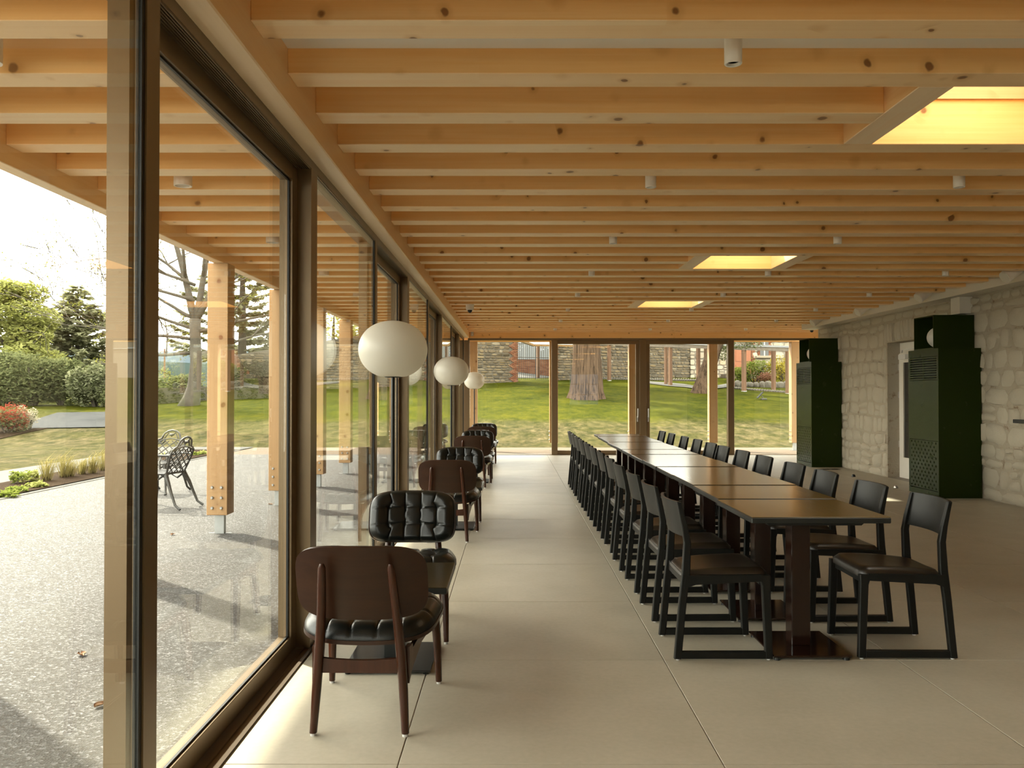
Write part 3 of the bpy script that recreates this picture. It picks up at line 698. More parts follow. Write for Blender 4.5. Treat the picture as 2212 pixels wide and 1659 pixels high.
for i, (y, facing, x, lb) in enumerate(lounge):
    c = chair if i == 0 else copy_tree(chair)
    c.location = (x, y, 0); c.rotation_euler = (0, 0, math.pi if facing else (-0.02 if i == 0 else 0.0)); tag(c, lb, 'chair', 'lounge chairs along the window wall')
# lounge side tables
def make_side_table():
    o = thing('side_table', '', 'table')
    top = MB().cbox(-0.30, 0.30, -0.30, 0.30, 0.405, 0.434, 0.003).build('table_edge', M['tableedge'], o)
    MB().cbox(-0.298, 0.298, -0.298, 0.298, 0.434, 0.437, 0.001).build('table_top', M['sidetop'], o)
    MB().box(-0.18, 0.18, -0.18, 0.18, 0.395, 0.405).build('mounting_plate', M['blackmetal'], o)
    MB().cbox(-0.04, 0.04, -0.04, 0.04, 0.022, 0.395, 0.003).build('column', M['blackmetal'], o)
    b_ = MB().cbox(-0.215, 0.215, -0.235, 0.235, 0.012, 0.022, 0.002).build('base_plate', M['blackmetal'], o)
    for x in (-0.19, 0.19):
        for y in (-0.21, 0.21): MB().lathe([(0.016, 0.012), (0.014, 0.0)], x, y, 12).build('foot', M['blackmetal'], b_)
    return o
stb = make_side_table()
for i, (y, x, lb) in enumerate(((4.285, -0.612, 'low black square table between the two nearest lounge chairs'), (8.55, -0.60, 'low black square table in the second lounge pair'), (12.98, -0.58, 'low black square table in the third lounge pair'), (16.44, -0.58, 'low black square table in the last lounge pair'))):
    c = stb if i == 0 else copy_tree(stb); c.location = (x, y, 0); tag(c, lb, 'table', 'low lounge tables')
# globe floor lamps
def make_lamp():
    o = thing('globe_floor_lamp', '', 'lamp')
    MB().lathe([(0.13, 0.0), (0.13, 0.010), (0.12, 0.014), (0.02, 0.018), (0.012, 0.03)], n=32).build('base', M['blackmetal'], o, smooth=40)
    MB().tube([(0,0,0.02), (0,0,1.477)], 0.0125, 12).build('pole', M['blackmetal'], o, smooth=40)
    A, B, zc = 0.227, 0.190, 1.655; prof = []
    for i in range(41):
        ph = -math.pi/2 + math.pi*i/40; z = B*math.sin(ph); r_ = A*abs(math.cos(ph))**0.92
        prof.append((max(r_, 0.001), zc + max(z, -0.179)))
    MB().lathe(prof, n=48).build('globe', M['opal'], o, smooth=60)
    MB().lathe([(0.052, 1.470), (0.056, 1.4755)], n=24).build('holder', M['blackmetal'], o, smooth=40)
    return o
lamp = make_lamp()
for i, (y, x, lb) in enumerate(((5.50, -0.789, 'large white globe floor lamp behind the nearest lounge pair'), (10.75, -0.789, 'white globe floor lamp in the middle of the window wall'), (18.25, -0.835, 'white globe floor lamp in the far corner, smallest in view'))):
    c = lamp if i == 0 else copy_tree(lamp); c.location = (x, y, 0); tag(c, lb, 'lamp', 'globe floor lamps')

# ================================================================== DINING TABLES AND CHAIRS
def make_dining_table():
    o = thing('dining_table', '', 'table'); hw, hl = 0.347, 0.3470
    MB().cbox(-hw, hw, -hl, hl, 0.718, 0.747, 0.004).build('table_edge', M['tableedge'], o)
    MB().cbox(-hw + 0.003, hw - 0.003, -hl + 0.003, hl - 0.003, 0.747, 0.750, 0.001).build('table_top', M['tabletop'], o)
    MB().prism([(-0.26, -0.26, 0.717), (0.26, -0.26, 0.717), (0.235, -0.26, 0.695), (-0.235, -0.26, 0.695)], (0, 0.52, 0)).build('under_frame', M['blackmetal'], o)
    MB().cbox(-0.05, 0.05, -0.05, 0.05, 0.026, 0.695, 0.004).build('column', M['pedestal'], o)
    b_ = MB().cbox(-0.20, 0.20, -0.225, 0.225, 0.016, 0.027, 0.003).build('base_plate', M['pedestal'], o)
    for x in (-0.178, 0.178):
        for y in (-0.2, 0.2): MB().lathe([(0.016, 0.016), (0.018, 0.0)], x, y, 12).build('foot', M['blackmetal'], b_)
    return o
TP, TY = 0.713, 4.136
off = [0.0, 0.012, 0.018, 0.018, 0.014, 0.012, 0.010, 0.010, 0.014, 0.030, 0.042, 0.056]
dt = make_dining_table()
for i in range(12):
    c = dt if i == 0 else copy_tree(dt); c.location = (1.532 + off[i], TY + 0.3525 + TP*i, 0); c.rotation_euler = (0, 0, random.Random(i).uniform(-0.006, 0.006)); c.scale = (1, 1, 1 + 0.00133*(0, 3, 6, 2, 5, 1, 4, 7, 3, 6, 2, 5)[i])
    tag(c, '%s square brown table from the near end of the long table row' % ORD[i], 'table', 'square tables of the long row')
def make_dining_chair():
    o = thing('dining_chair', '', 'chair')                    # sits facing +x, rear at -x
    for s in (-1, 1):
        y = s*0.2125
        MB().sweep([((-0.232, y, 0.008), 0.019, 0.0155), ((-0.205, y*0.985, 0.30), 0.0195, 0.0155), ((-0.187, y*0.975, 0.45), 0.021, 0.0155), ((-0.180, y*0.97, 0.60), 0.018, 0.0155), ((-0.193, y*0.965, 0.68), 0.0155, 0.015), ((-0.222, y*0.96, 0.805), 0.011, 0.013)]).build('leg', M['blackwood'], o)
        MB().sweep([((0.236, y, 0.008), 0.019, 0.0155), ((0.222, y*0.99, 0.38), 0.022, 0.0155), ((0.214, y*0.98, 0.432), 0.030, 0.0155)]).build('leg', M['blackwood'], o)
        rn = MB().cbox(-0.214, 0.218, y - 0.0145, y + 0.0145, 0.008, 0.044, 0.003).build('runner', M['blackwood'], o)
        for x in (-0.23, 0.235): MB().lathe([(0.010, 0.009), (0.010, 0.0)], x, y, 10).build('glide', M['grey_plastic'], rn)
        MB().prism([(-0.19, y - 0.014, 0.432), (0.20, y - 0.014, 0.437), (0.20, y - 0.014, 0.402), (0.0, y - 0.014, 0.392), (-0.14, y - 0.014, 0.385), (-0.20, y - 0.014, 0.365)], (0, 0.028, 0)).build('seat_rail', M['blackwood'], o)
    for x, z in ((-0.185, 0.395), (0.205, 0.40)): MB().cbox(x - 0.012, x + 0.012, -0.198, 0.198, z - 0.02, z + 0.034, 0.002).build('cross_rail', M['blackwood'], o)
    def sp(u, v, top):
        a, b = super_pt(u*2-1, v*2-1, 9.0); x = 0.018 + a*0.222; y = b*(0.205 + 0.012*a)
        e = max(abs(u*2-1), abs(v*2-1)); rise = 0.027*(1 - max(0, (e-0.86)/0.14)**2)
        z = 0.437 + 0.012*a - 0.010*(1 - b*b)*(1 - 0.6*abs(a)) + 0.004*math.cos(a*3)
        return Vector((x, y, z + rise if top else 0.416))
    MB().shell(lambda u, v: sp(u, v, 0), lambda u, v: sp(u, v, 1), 20, 20).build('seat', M['seatpad'], o, smooth=60)
    def bp(u, v, d):
        y = (u*2-1)*0.206; k = 1 - (y/0.206)**2; z = 0.628 + 0.18*v
        x = -0.181 - (z - 0.60)*0.205 - 0.034*k + d
        return Vector((x, y, z))
    MB().shell(lambda u, v: bp(u, v, -0.009), lambda u, v: bp(u, v, 0.006), 18, 6).build('backrest', M['blackwood'], o, smooth=40)
    return o
dc_ = make_dining_chair()
first = True
jr_ = random.Random(5)
left_y = [4.498 + 0.709*i for i in range(12)]
right_y = [4.515, 5.195, 5.95, 6.63, 7.40, 8.11, 8.83, 9.40, 10.10, 10.83, 11.70, 12.43]
for side in (0, 1):
    for i in range(12):
        c = dc_ if first else copy_tree(dc_); first = False
        if side == 0:
            c.location = (1.074 + jr_.uniform(-0.006, 0.006), left_y[i], 0); c.rotation_euler = (0, 0, jr_.uniform(-0.015, 0.015))
            lb = 'black wooden dining chair on the window side of the long table, %s from the camera' % ORD[i]
        else:
            c.location = (2.018 + (0.015 if i == 0 else 0) + jr_.uniform(-0.006, 0.006), right_y[i], 0); c.rotation_euler = (0, 0, math.pi + jr_.uniform(-0.02, 0.02))
            lb = 'black wooden dining chair, stone wall side of the long table, %s from camera' % ORD[i]
        tag(c, lb, 'chair', 'black dining chairs at the long table')

# ================================================================== GREEN HEATER CABINETS
def make_cabinet():
    o = thing('heater_cabinet', '', 'cabinet')     # front faces -x at x=0, runs y 0..0.82, back against the wall at x=0.565
    W, Hh, Dp = 0.82, 1.965, 0.562
    MB().box(0.012, Dp, 0.0, 0.014, 0, Hh).build('side_panel', M['green'], o)
    MB().box(0.012, Dp, W - 0.014, W, 0, Hh).build('side_panel', M['green'], o)
    MB().box(0.012, Dp, 0.014, W - 0.014, Hh - 0.014, Hh).build('top_panel', M['green'], o)
    MB().box(0.05, 0.06, 0.014, W - 0.014, 0.0, Hh - 0.014).build('shade_backing', M['void'], o)  # black sheet stands in for the unlit inside behind the openings
    def plate(y0, y1, z0, z1): return MB().box(0.0, 0.012, y0, y1, z0, z1)
    plate(0, W, 0.0, 0.075).build('plinth', M['green'], o)
    # perforated lower panel with cross shaped holes, staggered rows
    y0, y1, z0, z1 = 0.03, W - 0.03, 0.085, 0.735
    fr = MB().box(0.0, 0.012, 0, y0 - 0.003, 0.078, 1.0 - 0.26).box(0.0, 0.012, y1 + 0.003, W, 0.078, 1.0 - 0.26); fr.build('panel_border', M['green'], o)
    pf = MB(); cw, ch = 0.095, 0.0465; nrow = int((z1 - z0)/ch); ch = (z1 - z0)/nrow
    t0, t1 = 0.0055, 0.017
    def q(a, b, c_, d_):
        if b - a > 1e-5 and d_ - c_ > 1e-5: pf.box(0.002, 0.010, a, b, c_, d_)
    for r in range(nrow):
        zc = z0 + ch*(r + 0.5); zz = [zc - ch/2, zc - t1, zc - t0, zc + t0, zc + t1, zc + ch/2]
        cs = []
        y = y0 + 0.048 + (cw/2 if r % 2 else 0)
        while y < y1 - 0.025: cs.append(y); y += cw
        q(y0, y1, zz[0], zz[1]); q(y0, y1, zz[4], zz[5])
        for band, hw in ((1, t0), (2, t1), (3, t0)):
            e = y0
            for c_ in cs: q(e, c_ - hw, zz[band], zz[band+1]); e = c_ + hw
            q(e, y1, zz[band], zz[band+1])
    pf.build('perforated_panel', M['green'], o)
    plate(0, W, 0.742, 1.545).build('door_panel', M['green'], o)
    # louvre
    plate(0, 0.045, 1.548, 1.86).build('louvre_border', M['green'], o); plate(W - 0.045, W, 1.548, 1.86).build('louvre_border', M['green'], o)
    plate(0, W, 1.863, Hh).build('top_rail', M['green'], o)
    MB().box(0.001, 0.011, W/2 - 0.006, W/2 + 0.006, 1.548, 1.86).build('louvre_divider', M['green'], o)
    for q_ in range(10):
        z = 1.552 + q_*0.0318
        MB().box(0.0, 0.012, 0.046, W - 0.046, z, z + 0.0178).build('louvre_slat', M['green'], o)
    return o
def make_lamp_box():
    o = thing('lamp_box', '', 'box'); W, Hh, Dp = 0.54, 0.446, 0.54
    for a in ((0, Dp, 0, 0.014, 0, Hh), (0, Dp, W - 0.014, W, 0, Hh), (0, Dp, 0.014, W - 0.014, 0, 0.014), (0, Dp, 0.014, W - 0.014, Hh - 0.014, Hh), (Dp - 0.014, Dp, 0.014, W - 0.014, 0.014, Hh - 0.014)):
        MB().box(*a).build('box_panel', M['green'], o)
    return o
def make_ball_lamp():
    o = thing('ball_lamp', '', 'lamp'); prof = []
    for i in range(33):
        ph = -math.pi/2 + math.pi*i/32; prof.append((max(0.142*math.cos(ph), 0.001), max(0.142*math.sin(ph), -0.136)))
    MB().lathe(prof, n=40).build('globe', M['opal'], o, smooth=60)
    MB().lathe([(0.05, -0.15), (0.05, -0.1365)], n=20).build('holder', M['blackmetal'], o)
    return o
cab, lbx, bl = make_cabinet(), make_lamp_box(), make_ball_lamp()
for i, (y, nm) in enumerate(((10.90, 'near'), (15.53, 'far'))):
    c = cab if i == 0 else copy_tree(cab); c.location = (5.57, y, 0)
    tag(c, ('tall dark green perforated cabinet beside the white door', 'tall dark green perforated cabinet at the far glazing')[i], 'cabinet', 'green heater cabinets')
    c = lbx if i == 0 else copy_tree(lbx); c.location = (5.587, y + 0.15, 1.966)
    tag(c, ('open dark green box on the cabinet beside the white door', 'open dark green box on the far cabinet')[i], 'box', 'lamp boxes')
    c = bl if i == 0 else copy_tree(bl); c.location = (5.587 + 0.20, y + 0.15 + 0.27, 1.966 + 0.014 + 0.151)
    tag(c, ('white ball lamp inside the box beside the white door', 'white ball lamp inside the far box')[i], 'lamp', 'ball lamps')
# ---- small fittings on floor and wall
o = thing('floor_socket', 'dark rectangular floor socket beside the far green cabinet', 'socket', (5.75, 15.1, 0.0)); MB().cbox(-0.16, 0.16, -0.08, 0.08, 0.0, 0.003, 0.001).build('cover', M['blackmetal'], o)
MB().box(-0.14, -0.02, -0.06, 0.06, 0.003, 0.004).box(0.02, 0.14, -0.06, 0.06, 0.003, 0.004).build('flap', M['void'], o)
for x, y, m_, lb in ((5.62, 13.75, 'blackmetal', 'small black dome door stop near the far cabinet'), (5.56, 12.1, 'chrome', 'small steel dome door stop beside the near green cabinet')):
    o = thing('door_stop', lb, 'door stop', (x, y, 0)); MB().lathe([(0.03, 0.0), (0.03, 0.012), (0.024, 0.034), (0.008, 0.042)], n=16).build('dome', M[m_], o, smooth=50)
    MB().lathe([(0.034, 0.0), (0.034, 0.004)], n=16).build('base', M['blackmetal'], o)
o = thing('wall_ledge', 'short dark metal ledge on the stone wall at the picture edge', 'ledge', (6.10, 9.92, 1.01))
MB().cbox(-0.03, 0.03, -0.2, 0.2, 0.0, 0.045, 0.003).build('ledge_body', M['blackmetal'], o); MB().box(0.03, 0.05, -0.15, 0.15, 0.005, 0.04).build('bracket', M['blackmetal'], o)
# ================================================================== OUTSIDE
def sstep(a, b, x):
    k = min(max((x - a)/(b - a), 0), 1); return k*k*(3 - 2*k)
def ground(x, y):
    cap = 1.02 + 1.35*sstep(-15.0, -5.0, x)
    z = 0.1*max(0.0, y - 21.2)
    if y < 23.5: z = 0.1*max(0, y - 21.2)**2/4.6*1.0 if y > 21.2 else 0.0
    else: z = 0.1*(y - 22.35) + 0.0
    z = min(z, cap + 0.25) if z < cap - 0.25 else cap - 0.25 + 0.25*(1 - math.exp(-(z - cap + 0.25)/0.25))
    return z - 0.012
def D_of(y):                                      # distance at which pixel row y meets the sloping lawn
    return (1.36 + 2.235)/(0.1 + (y - CY)/F)
def on_lawn(px, py):
    D = D_of(py); return Vector(((px - CX)/F*D, D, ground((px - CX)/F*D, D)))
# lawn: one grid, finer near the building
def axis_pts(lo, hi, step): n = int((hi - lo)/step); return [lo + (hi - lo)*i/n for i in range(n+1)]
gx = axis_pts(-90, -26, 4.0)[:-1] + axis_pts(-26, 26, 1.0)[:-1] + axis_pts(26, 90, 4.0)
gy = axis_pts(-12, 20, 2.0)[:-1] + axis_pts(20, 52, 0.8)[:-1] + axis_pts(52, 130, 4.0)
vs = [(x, y, ground(x, y) - (0.05 if (-6.75 < x and y < 21.0) else 0.0) + 0.02*mnoise.noise(Vector((x*0.4, y*0.4, 0)))*(1 if y > 23 else 0)) for y in gy for x in gx]
Wg = len(gx); fs = []
for j in range(len(gy)-1):
    for i in range(Wg-1):
        if -5.0 < gx[i] and gx[i+1] < 10 and gy[j+1] < 19.5: continue
        fs.append((j*Wg+i, j*Wg+i+1, (j+1)*Wg+i+1, (j+1)*Wg+i))
tag(MB().add(vs, fs).build('lawn', M['lawn'], smooth=180), 'sunlit green lawn rising behind the terrace, dry and patchy near the paving', kind='structure')
# terrace
tag(MB().box(-6.6, -1.25, -9, 18.9, -0.08, -0.004).build('terrace', M['gravel']), 'pale resin gravel terrace beside the window wall', kind='structure')
tag(MB().box(-6.6, 9.0, 18.82, 21.35, -0.08, -0.006).build('terrace_strip', M['terrace_edge']), 'pale paved strip outside the far glazing', kind='structure')
kb = struct('kerb', 'pale concrete edging along the planting bed')
for j in range(15):
    MB().cbox(-6.70, -6.60, -9 + 2.0*j, -7.006 + 2.0*j, -0.1, 0.006, 0.006).build('kerb_stone', M['paving'], kb)
def drape(name, pts_a, pts_b, m, label, lift=0.02, nv=6):
    mb = MB(); n = len(pts_a); vs = []
    for j in range(nv+1):
        for i in range(n):
            x = pts_a[i][0] + (pts_b[i][0] - pts_a[i][0])*j/nv; y = pts_a[i][1] + (pts_b[i][1] - pts_a[i][1])*j/nv
            vs.append((x, y, ground(x, y) + lift))
    fs = [(j*n+i, j*n+i+1, (j+1)*n+i+1, (j+1)*n+i) for j in range(nv) for i in range(n-1)]
    return tag(mb.add(vs, fs).build(name, M[m], smooth=180), label, kind='structure')
drape('planting_bed', [(-6.70, y) for y in axis_pts(-6, 20.2, 1.0)], [(-7.75 - 0.15*math.sin(y*0.5), y) for y in axis_pts(-6, 20.2, 1.0)], 'mulch', 'brown bark planting bed along the terrace edge', 0.03)
drape('garden_path', [(-7.75, y) for y in axis_pts(-6, 20.9, 1.0)], [(-9.0, y) for y in axis_pts(-6, 20.9, 1.0)], 'paving', 'pale concrete path beyond the planting bed', 0.022)
drape('garden_path', [(x, 20.3) for x in axis_pts(-9.0, -6.6, 0.4)], [(x, 21.3) for x in axis_pts(-9.0, -6.6, 0.4)], 'paving', 'pale concrete path at the far end of the planting bed', 0.026)
drape('gravel_drive', [(x, 25.6 + 0.12*(x + 13)) for x in axis_pts(-15.4, -12.4, 0.6)], [(x - 0.6, 29.6 + 0.12*(x + 13)) for x in axis_pts(-15.4, -12.4, 0.6)], 'drive', 'grey chipping drive curving in front of the hedge', 0.035)
drape('shrub_bed', [(-14.5, 21.4), (-16, 22), (-19, 22)], [(-14.2, 25.5), (-16, 26), (-19, 26)], 'mulch', 'brown mulch bed under the red shrub', 0.03)
# ---- leaves
def leaf_cloud(mb, rg, n, blobs, size, flat=0.5, surf=0.55):
    tot = sum(b[1][0]*b[1][1]*b[1][2] for b in blobs)
    for (c, r) in blobs:
        k = int(n*(r[0]*r[1]*r[2])/tot) + 1
        for _ in range(k):
            while True:
                d = Vector((rg.uniform(-1,1), rg.uniform(-1,1), rg.uniform(-1,1)))
                if 0.05 < d.length < 1: break
            L = d.length; d = d/L*(surf + (1 - surf)*L**0.7) if rg.random() < 0.8 else d
            p = Vector((c[0] + d.x*r[0], c[1] + d.y*r[1], c[2] + d.z*r[2])) + Vector((rg.gauss(0, .06), rg.gauss(0, .06), rg.gauss(0, .06)))*max(r)
            s_ = size*rg.uniform(0.6, 1.3)
            u = Vector((rg.uniform(-1,1), rg.uniform(-1,1), rg.uniform(-flat,flat))).normalized(); v_ = u.cross(Vector((rg.uniform(-.6,.6), rg.uniform(-.6,.6), 1))).normalized()
            w_ = u.cross(v_)*0.25*s_
            mb.add([p - u*s_, p - v_*s_*0.5 + w_, p + u*s_, p + v_*s_*0.5 + w_], [(0,1,2), (0,2,3)])
    return mb
def branch(mb, rg, p, d, r, L, depth, tips, spread=0.55, droop=0.0, n=5):
    pts = [p]; rs = [r]; q = p.copy(); dd = d.copy()
    for i in range(n):
        dd = (dd + Vector((rg.uniform(-1,1), rg.uniform(-1,1), rg.uniform(-1,1)))*0.16 + Vector((0,0,-droop))).normalized()
        q = q + dd*L/n; pts.append(q.copy()); rs.append(max(r*(1 - 0.62*(i+1)/n), 0.011))
    mb.tube(pts, rs, 6 if depth > 1 else 4)
    if depth == 0: tips += pts[2:]; return
    kids = rg.randint(3, 4) if depth < 3 else 4
    for k in range(kids):
        i = rg.randint(2, n); a = Vector((rg.uniform(-1,1), rg.uniform(-1,1), rg.uniform(-0.35,0.7))).normalized()
        branch(mb, rg, pts[i], (dd*(1 - spread) + a*spread).normalized(), rs[i]*0.62, L*rg.uniform(0.5, 0.72), depth - 1, tips, spread, droop, max(3, n-1))
def shrub(name, label, cat, c, r, m, n, size, seed, group=None, stems=5, extra=None):
    rg = random.Random(seed); x, y = c; z = ground(x, y)
    o = thing(name, label, cat, (x, y, z), 0, group); blobs = []
    for k in range(9):
        a = rg.uniform(0, 6.28); q = rg.uniform(0.2, 0.6)
        blobs.append(((math.cos(a)*r[0]*q, math.sin(a)*r[1]*q, r[2]*rg.uniform(0.3, 0.72)), (r[0]*rg.uniform(0.35, 0.6), r[1]*rg.uniform(0.35, 0.6), r[2]*rg.uniform(0.25, 0.42))))
    tag(leaf_cloud(MB(), rg, n, blobs, size).build('foliage', M[m], o), kind='stuff')
    if extra: tag(leaf_cloud(MB(), rg, extra[1], [((b[0][0], b[0][1], b[0][2] + b[1][2]*0.35), b[1]) for b in blobs], size*0.8).build('blossom', M[extra[0]], o), kind='stuff')
    st = MB()
    for k in range(stems):
        a = rg.uniform(0, 6.28); st.tube([(0.05*math.cos(a), 0.05*math.sin(a), -0.05), (r[0]*0.3*math.cos(a), r[1]*0.3*math.sin(a), r[2]*0.35), (r[0]*0.5*math.cos(a), r[1]*0.5*math.sin(a), r[2]*0.7)], [0.03*r[2], 0.022*r[2], 0.01*r[2]], 5)
    st.build('stem', M['darkbark'], o); return o
# ---- broadleaf tree and conifer on the left
rg = random.Random(3)
def broadleaf(c, hgt, blobs, n, label, seed, m='leaf', size=0.13):
    rg = random.Random(seed); z = ground(*c); o = thing('broadleaf_tree', label, 'tree', (c[0], c[1], z), 0, 'trees beyond the lawn')
    tr = MB(); tr.tube([(0,0,-0.1), (0.1,0,hgt*0.25), (0.0,0.1,hgt*0.5), (0.1,0,hgt*0.8)], [0.28, 0.22, 0.15, 0.05], 8)
    for k in range(9):
        b = blobs[k % len(blobs)][0]; tr.tube([(0.03, 0, hgt*(0.2 + 0.04*k)), (b[0]*0.5, b[1]*0.5, b[2]*0.8), b], [0.10, 0.07, 0.02], 5)
    tr.build('trunk', M['darkbark'], o)
    tag(leaf_cloud(MB(), rg, n, blobs, size).build('crown', M[m], o), kind='stuff')
    return o
bl_ = []
rg = random.Random(8)
for k in range(30):
    a = rg.uniform(0, 6.28); h = rg.uniform(0.0, 1.0); q = (1 - h*0.75)*rg.uniform(0.4, 1.0)
    bl_.append(((math.cos(a)*2.7*q, math.sin(a)*2.4*q, 0.9 + 4.3*h), (rg.uniform(0.6, 1.0), rg.uniform(0.6, 1.0), rg.uniform(0.45, 0.75))))
broadleaf((-23.1, 38.5), 5.6, bl_, 15000, 'tall broadleaf tree with sunlit yellow-green leaves at the picture edge', 31)
def conifer(c, hgt, rad, label, seed, n_whorl=26, lean=0.0, m='needle', bare=0.1, dens=34, size=0.28):
    rg = random.Random(seed); z = ground(*c); o = thing('conifer_tree', label, 'tree', (c[0], c[1], z), 0, 'trees beyond the lawn')
    MB().tube([(0,0,-0.1), (0,0,hgt*0.5), (0,0,hgt)], [0.035*hgt*0.8, 0.022*hgt*0.8, 0.02], 8).build('trunk', M['darkbark'], o)
    nd = MB(); br = MB()
    for k in range(n_whorl):
        f = k/(n_whorl-1); zz = hgt*(bare + (0.985 - bare)*f); L = rad*(1 - f)**0.8 + 0.12
        for b in range(7 if f < 0.8 else 5):
            a = rg.uniform(0, 6.28); d = Vector((math.cos(a), math.sin(a), 0)); Lb = L*rg.uniform(0.65, 1.1)
            pts = [Vector((0,0,zz)), Vector((0,0,zz)) + d*Lb*0.5 + Vector((0,0,-0.02*Lb)), Vector((0,0,zz)) + d*Lb + Vector((0,0,0.14*Lb))]
            br.tube(pts, [0.025, 0.016, 0.005], 4)
            for q in range(int(dens*Lb) + 3):
                s_ = rg.uniform(0.15, 1.05); p = pts[0].lerp(pts[1], min(1, 2*s_)) if s_ < 0.5 else pts[1].lerp(pts[2], (s_ - 0.5)*2)
                side = Vector((-d.y, d.x, 0))*rg.uniform(-1, 1); dr_ = (d*0.6 + side + Vector((0,0,rg.uniform(-0.35,0.15)))).normalized()
                L2 = size*rg.uniform(0.8, 2.0); wv = dr_.cross(Vector((rg.uniform(-1,1), rg.uniform(-1,1), 1))).normalized()*L2*0.24
                nd.add([p - wv*0.4, p + dr_*L2*0.5 - wv, p + dr_*L2, p + dr_*L2*0.5 + wv], [(0,1,2), (0,2,3)])
    br.build('branch', M['darkbark'], o)
    tag(nd.build('needles', M[m], o), kind='stuff'); return o
conifer((-25.6, 49.0), 6.75, 3.6, 'pointed dark conifer left of the near window mullion', 12, 30)
# hedge bushes below the trees
for i, (px, py, D, rx, rz, lb, m_) in enumerate(((10, 884, 33, 1.5, 2.0, 'dark evergreen bush under the broadleaf tree, outermost', 'darkleaf'), (70, 884, 32.5, 1.5, 2.1, 'dark evergreen bush in the middle of the hedge', 'darkleaf'), (130, 884, 32.8, 1.35, 2.0, 'dark evergreen bush left of the glossy laurel', 'darkleaf'), (205, 880, 32.0, 1.0, 1.55, 'glossy pale-leaved laurel bush beside the window mullion', 'laurel'), (-60, 884, 34, 1.9, 2.6, 'dark bush beyond the picture edge', 'darkleaf'), (255, 878, 32.4, 0.8, 1.2, 'green bush behind the window mullion', 'darkleaf'))):
    shrub('evergreen_bush', lb, 'bush', ((px - CX)/F*D, D), (rx, 1.2, rz), m_, 5200, 0.085, 40 + i, 'hedge bushes')
shrub('red_shrub', 'shrub with bright red young leaves at the picture edge', 'shrub', ((15 - CX)/F*24.5, 24.5), (0.75, 0.6, 0.85), 'darkleaf', 900, 0.05, 60, None, 5, ('redleaf', 1500))
shrub('variegated_shrub', 'pale cream-leaved shrub beside the red shrub', 'shrub', ((58 - CX)/F*25.2, 25.2), (0.45, 0.4, 0.75), 'paleleaf', 900, 0.045, 61)
# ---- planting bed
def tuft_plant(c, label, seed, hgt=0.42, n=130, m='straw', spread=0.95):
    rg = random.Random(seed); o = thing('feather_grass', label, 'grass tuft', (c[0], c[1], ground(*c) + 0.03), 0, 'feather grass tufts'); mb = MB()
    for k in range(n):
        a = rg.uniform(0, 6.28); q = rg.random()*spread; d = Vector((math.cos(a), math.sin(a), 0)); b = d*0.07*rg.random(); h = hgt*rg.uniform(0.6, 1.1); s_ = Vector((-d.y, d.x, 0))*0.003
        p1 = b + d*q*h*0.4 + Vector((0.05*h,0,h*0.65)); p2 = b + d*q*h*0.9 + Vector((0.35*h,0,h*(1 - 0.45*q)))
        mb.add([b - s_, b + s_, p1 + s_, p1 - s_, p2], [(0,1,2,3), (3,2,4)])
    tag(mb.build('blades', M[m], o), kind='stuff')
    MB().lathe([(0.06, -0.01), (0.05, 0.03), (0.02, 0.06)], n=10).build('crown_base', M['mulch'], o); return o
def gp(px, py): Y = H*F/(py - CY); return ((px - CX)/F*Y, Y)
for i, (px, py, h, lb) in enumerate(((100, 1040, 0.46, 'first tall tuft'), (136, 1033, 0.50, 'second tall tuft'), (150, 1031, 0.30, 'low straw-coloured tuft'), (176, 1026, 0.34, 'arching straw tuft'), (198, 1024, 0.40, 'green tuft'), (222, 1018, 0.5, 'last tuft before the mullion'))):
    tuft_plant(gp(px, py), 'feather grass in the planting bed, %s' % lb, 70 + i, h)
for i, (px, py, lb) in enumerate(((40, 1046, 'spiky green plant'), (65, 1042, 'taller spiky green plant'), (34, 1064, 'low creeping plant'), (80, 1054, 'low creeping plant below the tufts'), (10, 1074, 'low plant at the picture edge'), (355, 988, 'small plant near the iron chairs'), (420, 984, 'small plant at the far end of the bed'), (438, 982, 'last small plant of the bed'))):
    c = gp(px, py); shrub('bed_plant', '%s in the bark planting bed' % lb, 'plant', c, (0.16, 0.16, 0.22 if 'spiky' in lb else 0.10), 'leaf' if i % 2 else 'lightleaf', 160, 0.04, 90 + i, 'small bed plants', 3)
# ---- birch-like bare tree and pine seen through the near sliding pane
rg = random.Random(17); b0 = on_lawn(418, 874); o = thing('bare_tree', 'tall spring tree with forked grey trunk and bare branches', 'tree', b0)
tr = MB(); tips = []
tr.tube([(-0.25,0,-0.2), (-0.10,0,0.25), (-0.02,0,0.7), (0.06,0,1.6), (0.02,0,2.6), (0.0,0.02,3.3)], [0.44, 0.33, 0.25, 0.215, 0.205, 0.22], 12)
stems = [(Vector((-0.32,0.1,1)), 0.15, 5.5), (Vector((0.05,0.1,1)), 0.14, 5.2), (Vector((0.42,-0.1,0.9)), 0.13, 4.6)]
for d, r_, L in stems: branch(tr, rg, Vector((0,0,3.15)), d.normalized(), r_, L, 3, tips, 0.6, 0.0, 6)
for zz, a in ((2.9, (-1, 0, 0.35)), (2.0, (-1, 0.2, -0.15)), (2.5, (-0.9, -0.3, 0.15)), (2.8, (1, 0.1, 0.3)), (1.9, (0.9, 0.3, 0.35)), (3.3, (-1, 0.2, 0.5)), (4.0, (-1, -0.2, 0.25)), (4.6, (-1, 0.1, 0.6)), (3.6, (0.9, -0.2, 0.5))):
    branch(tr, rg, Vector((0, 0, zz)), Vector(a).normalized(), 0.075, 3.4, 3, tips, 0.5, -0.02, 6)
tr.build('trunk', M['greybark'], o, smooth=180)
bd = MB()
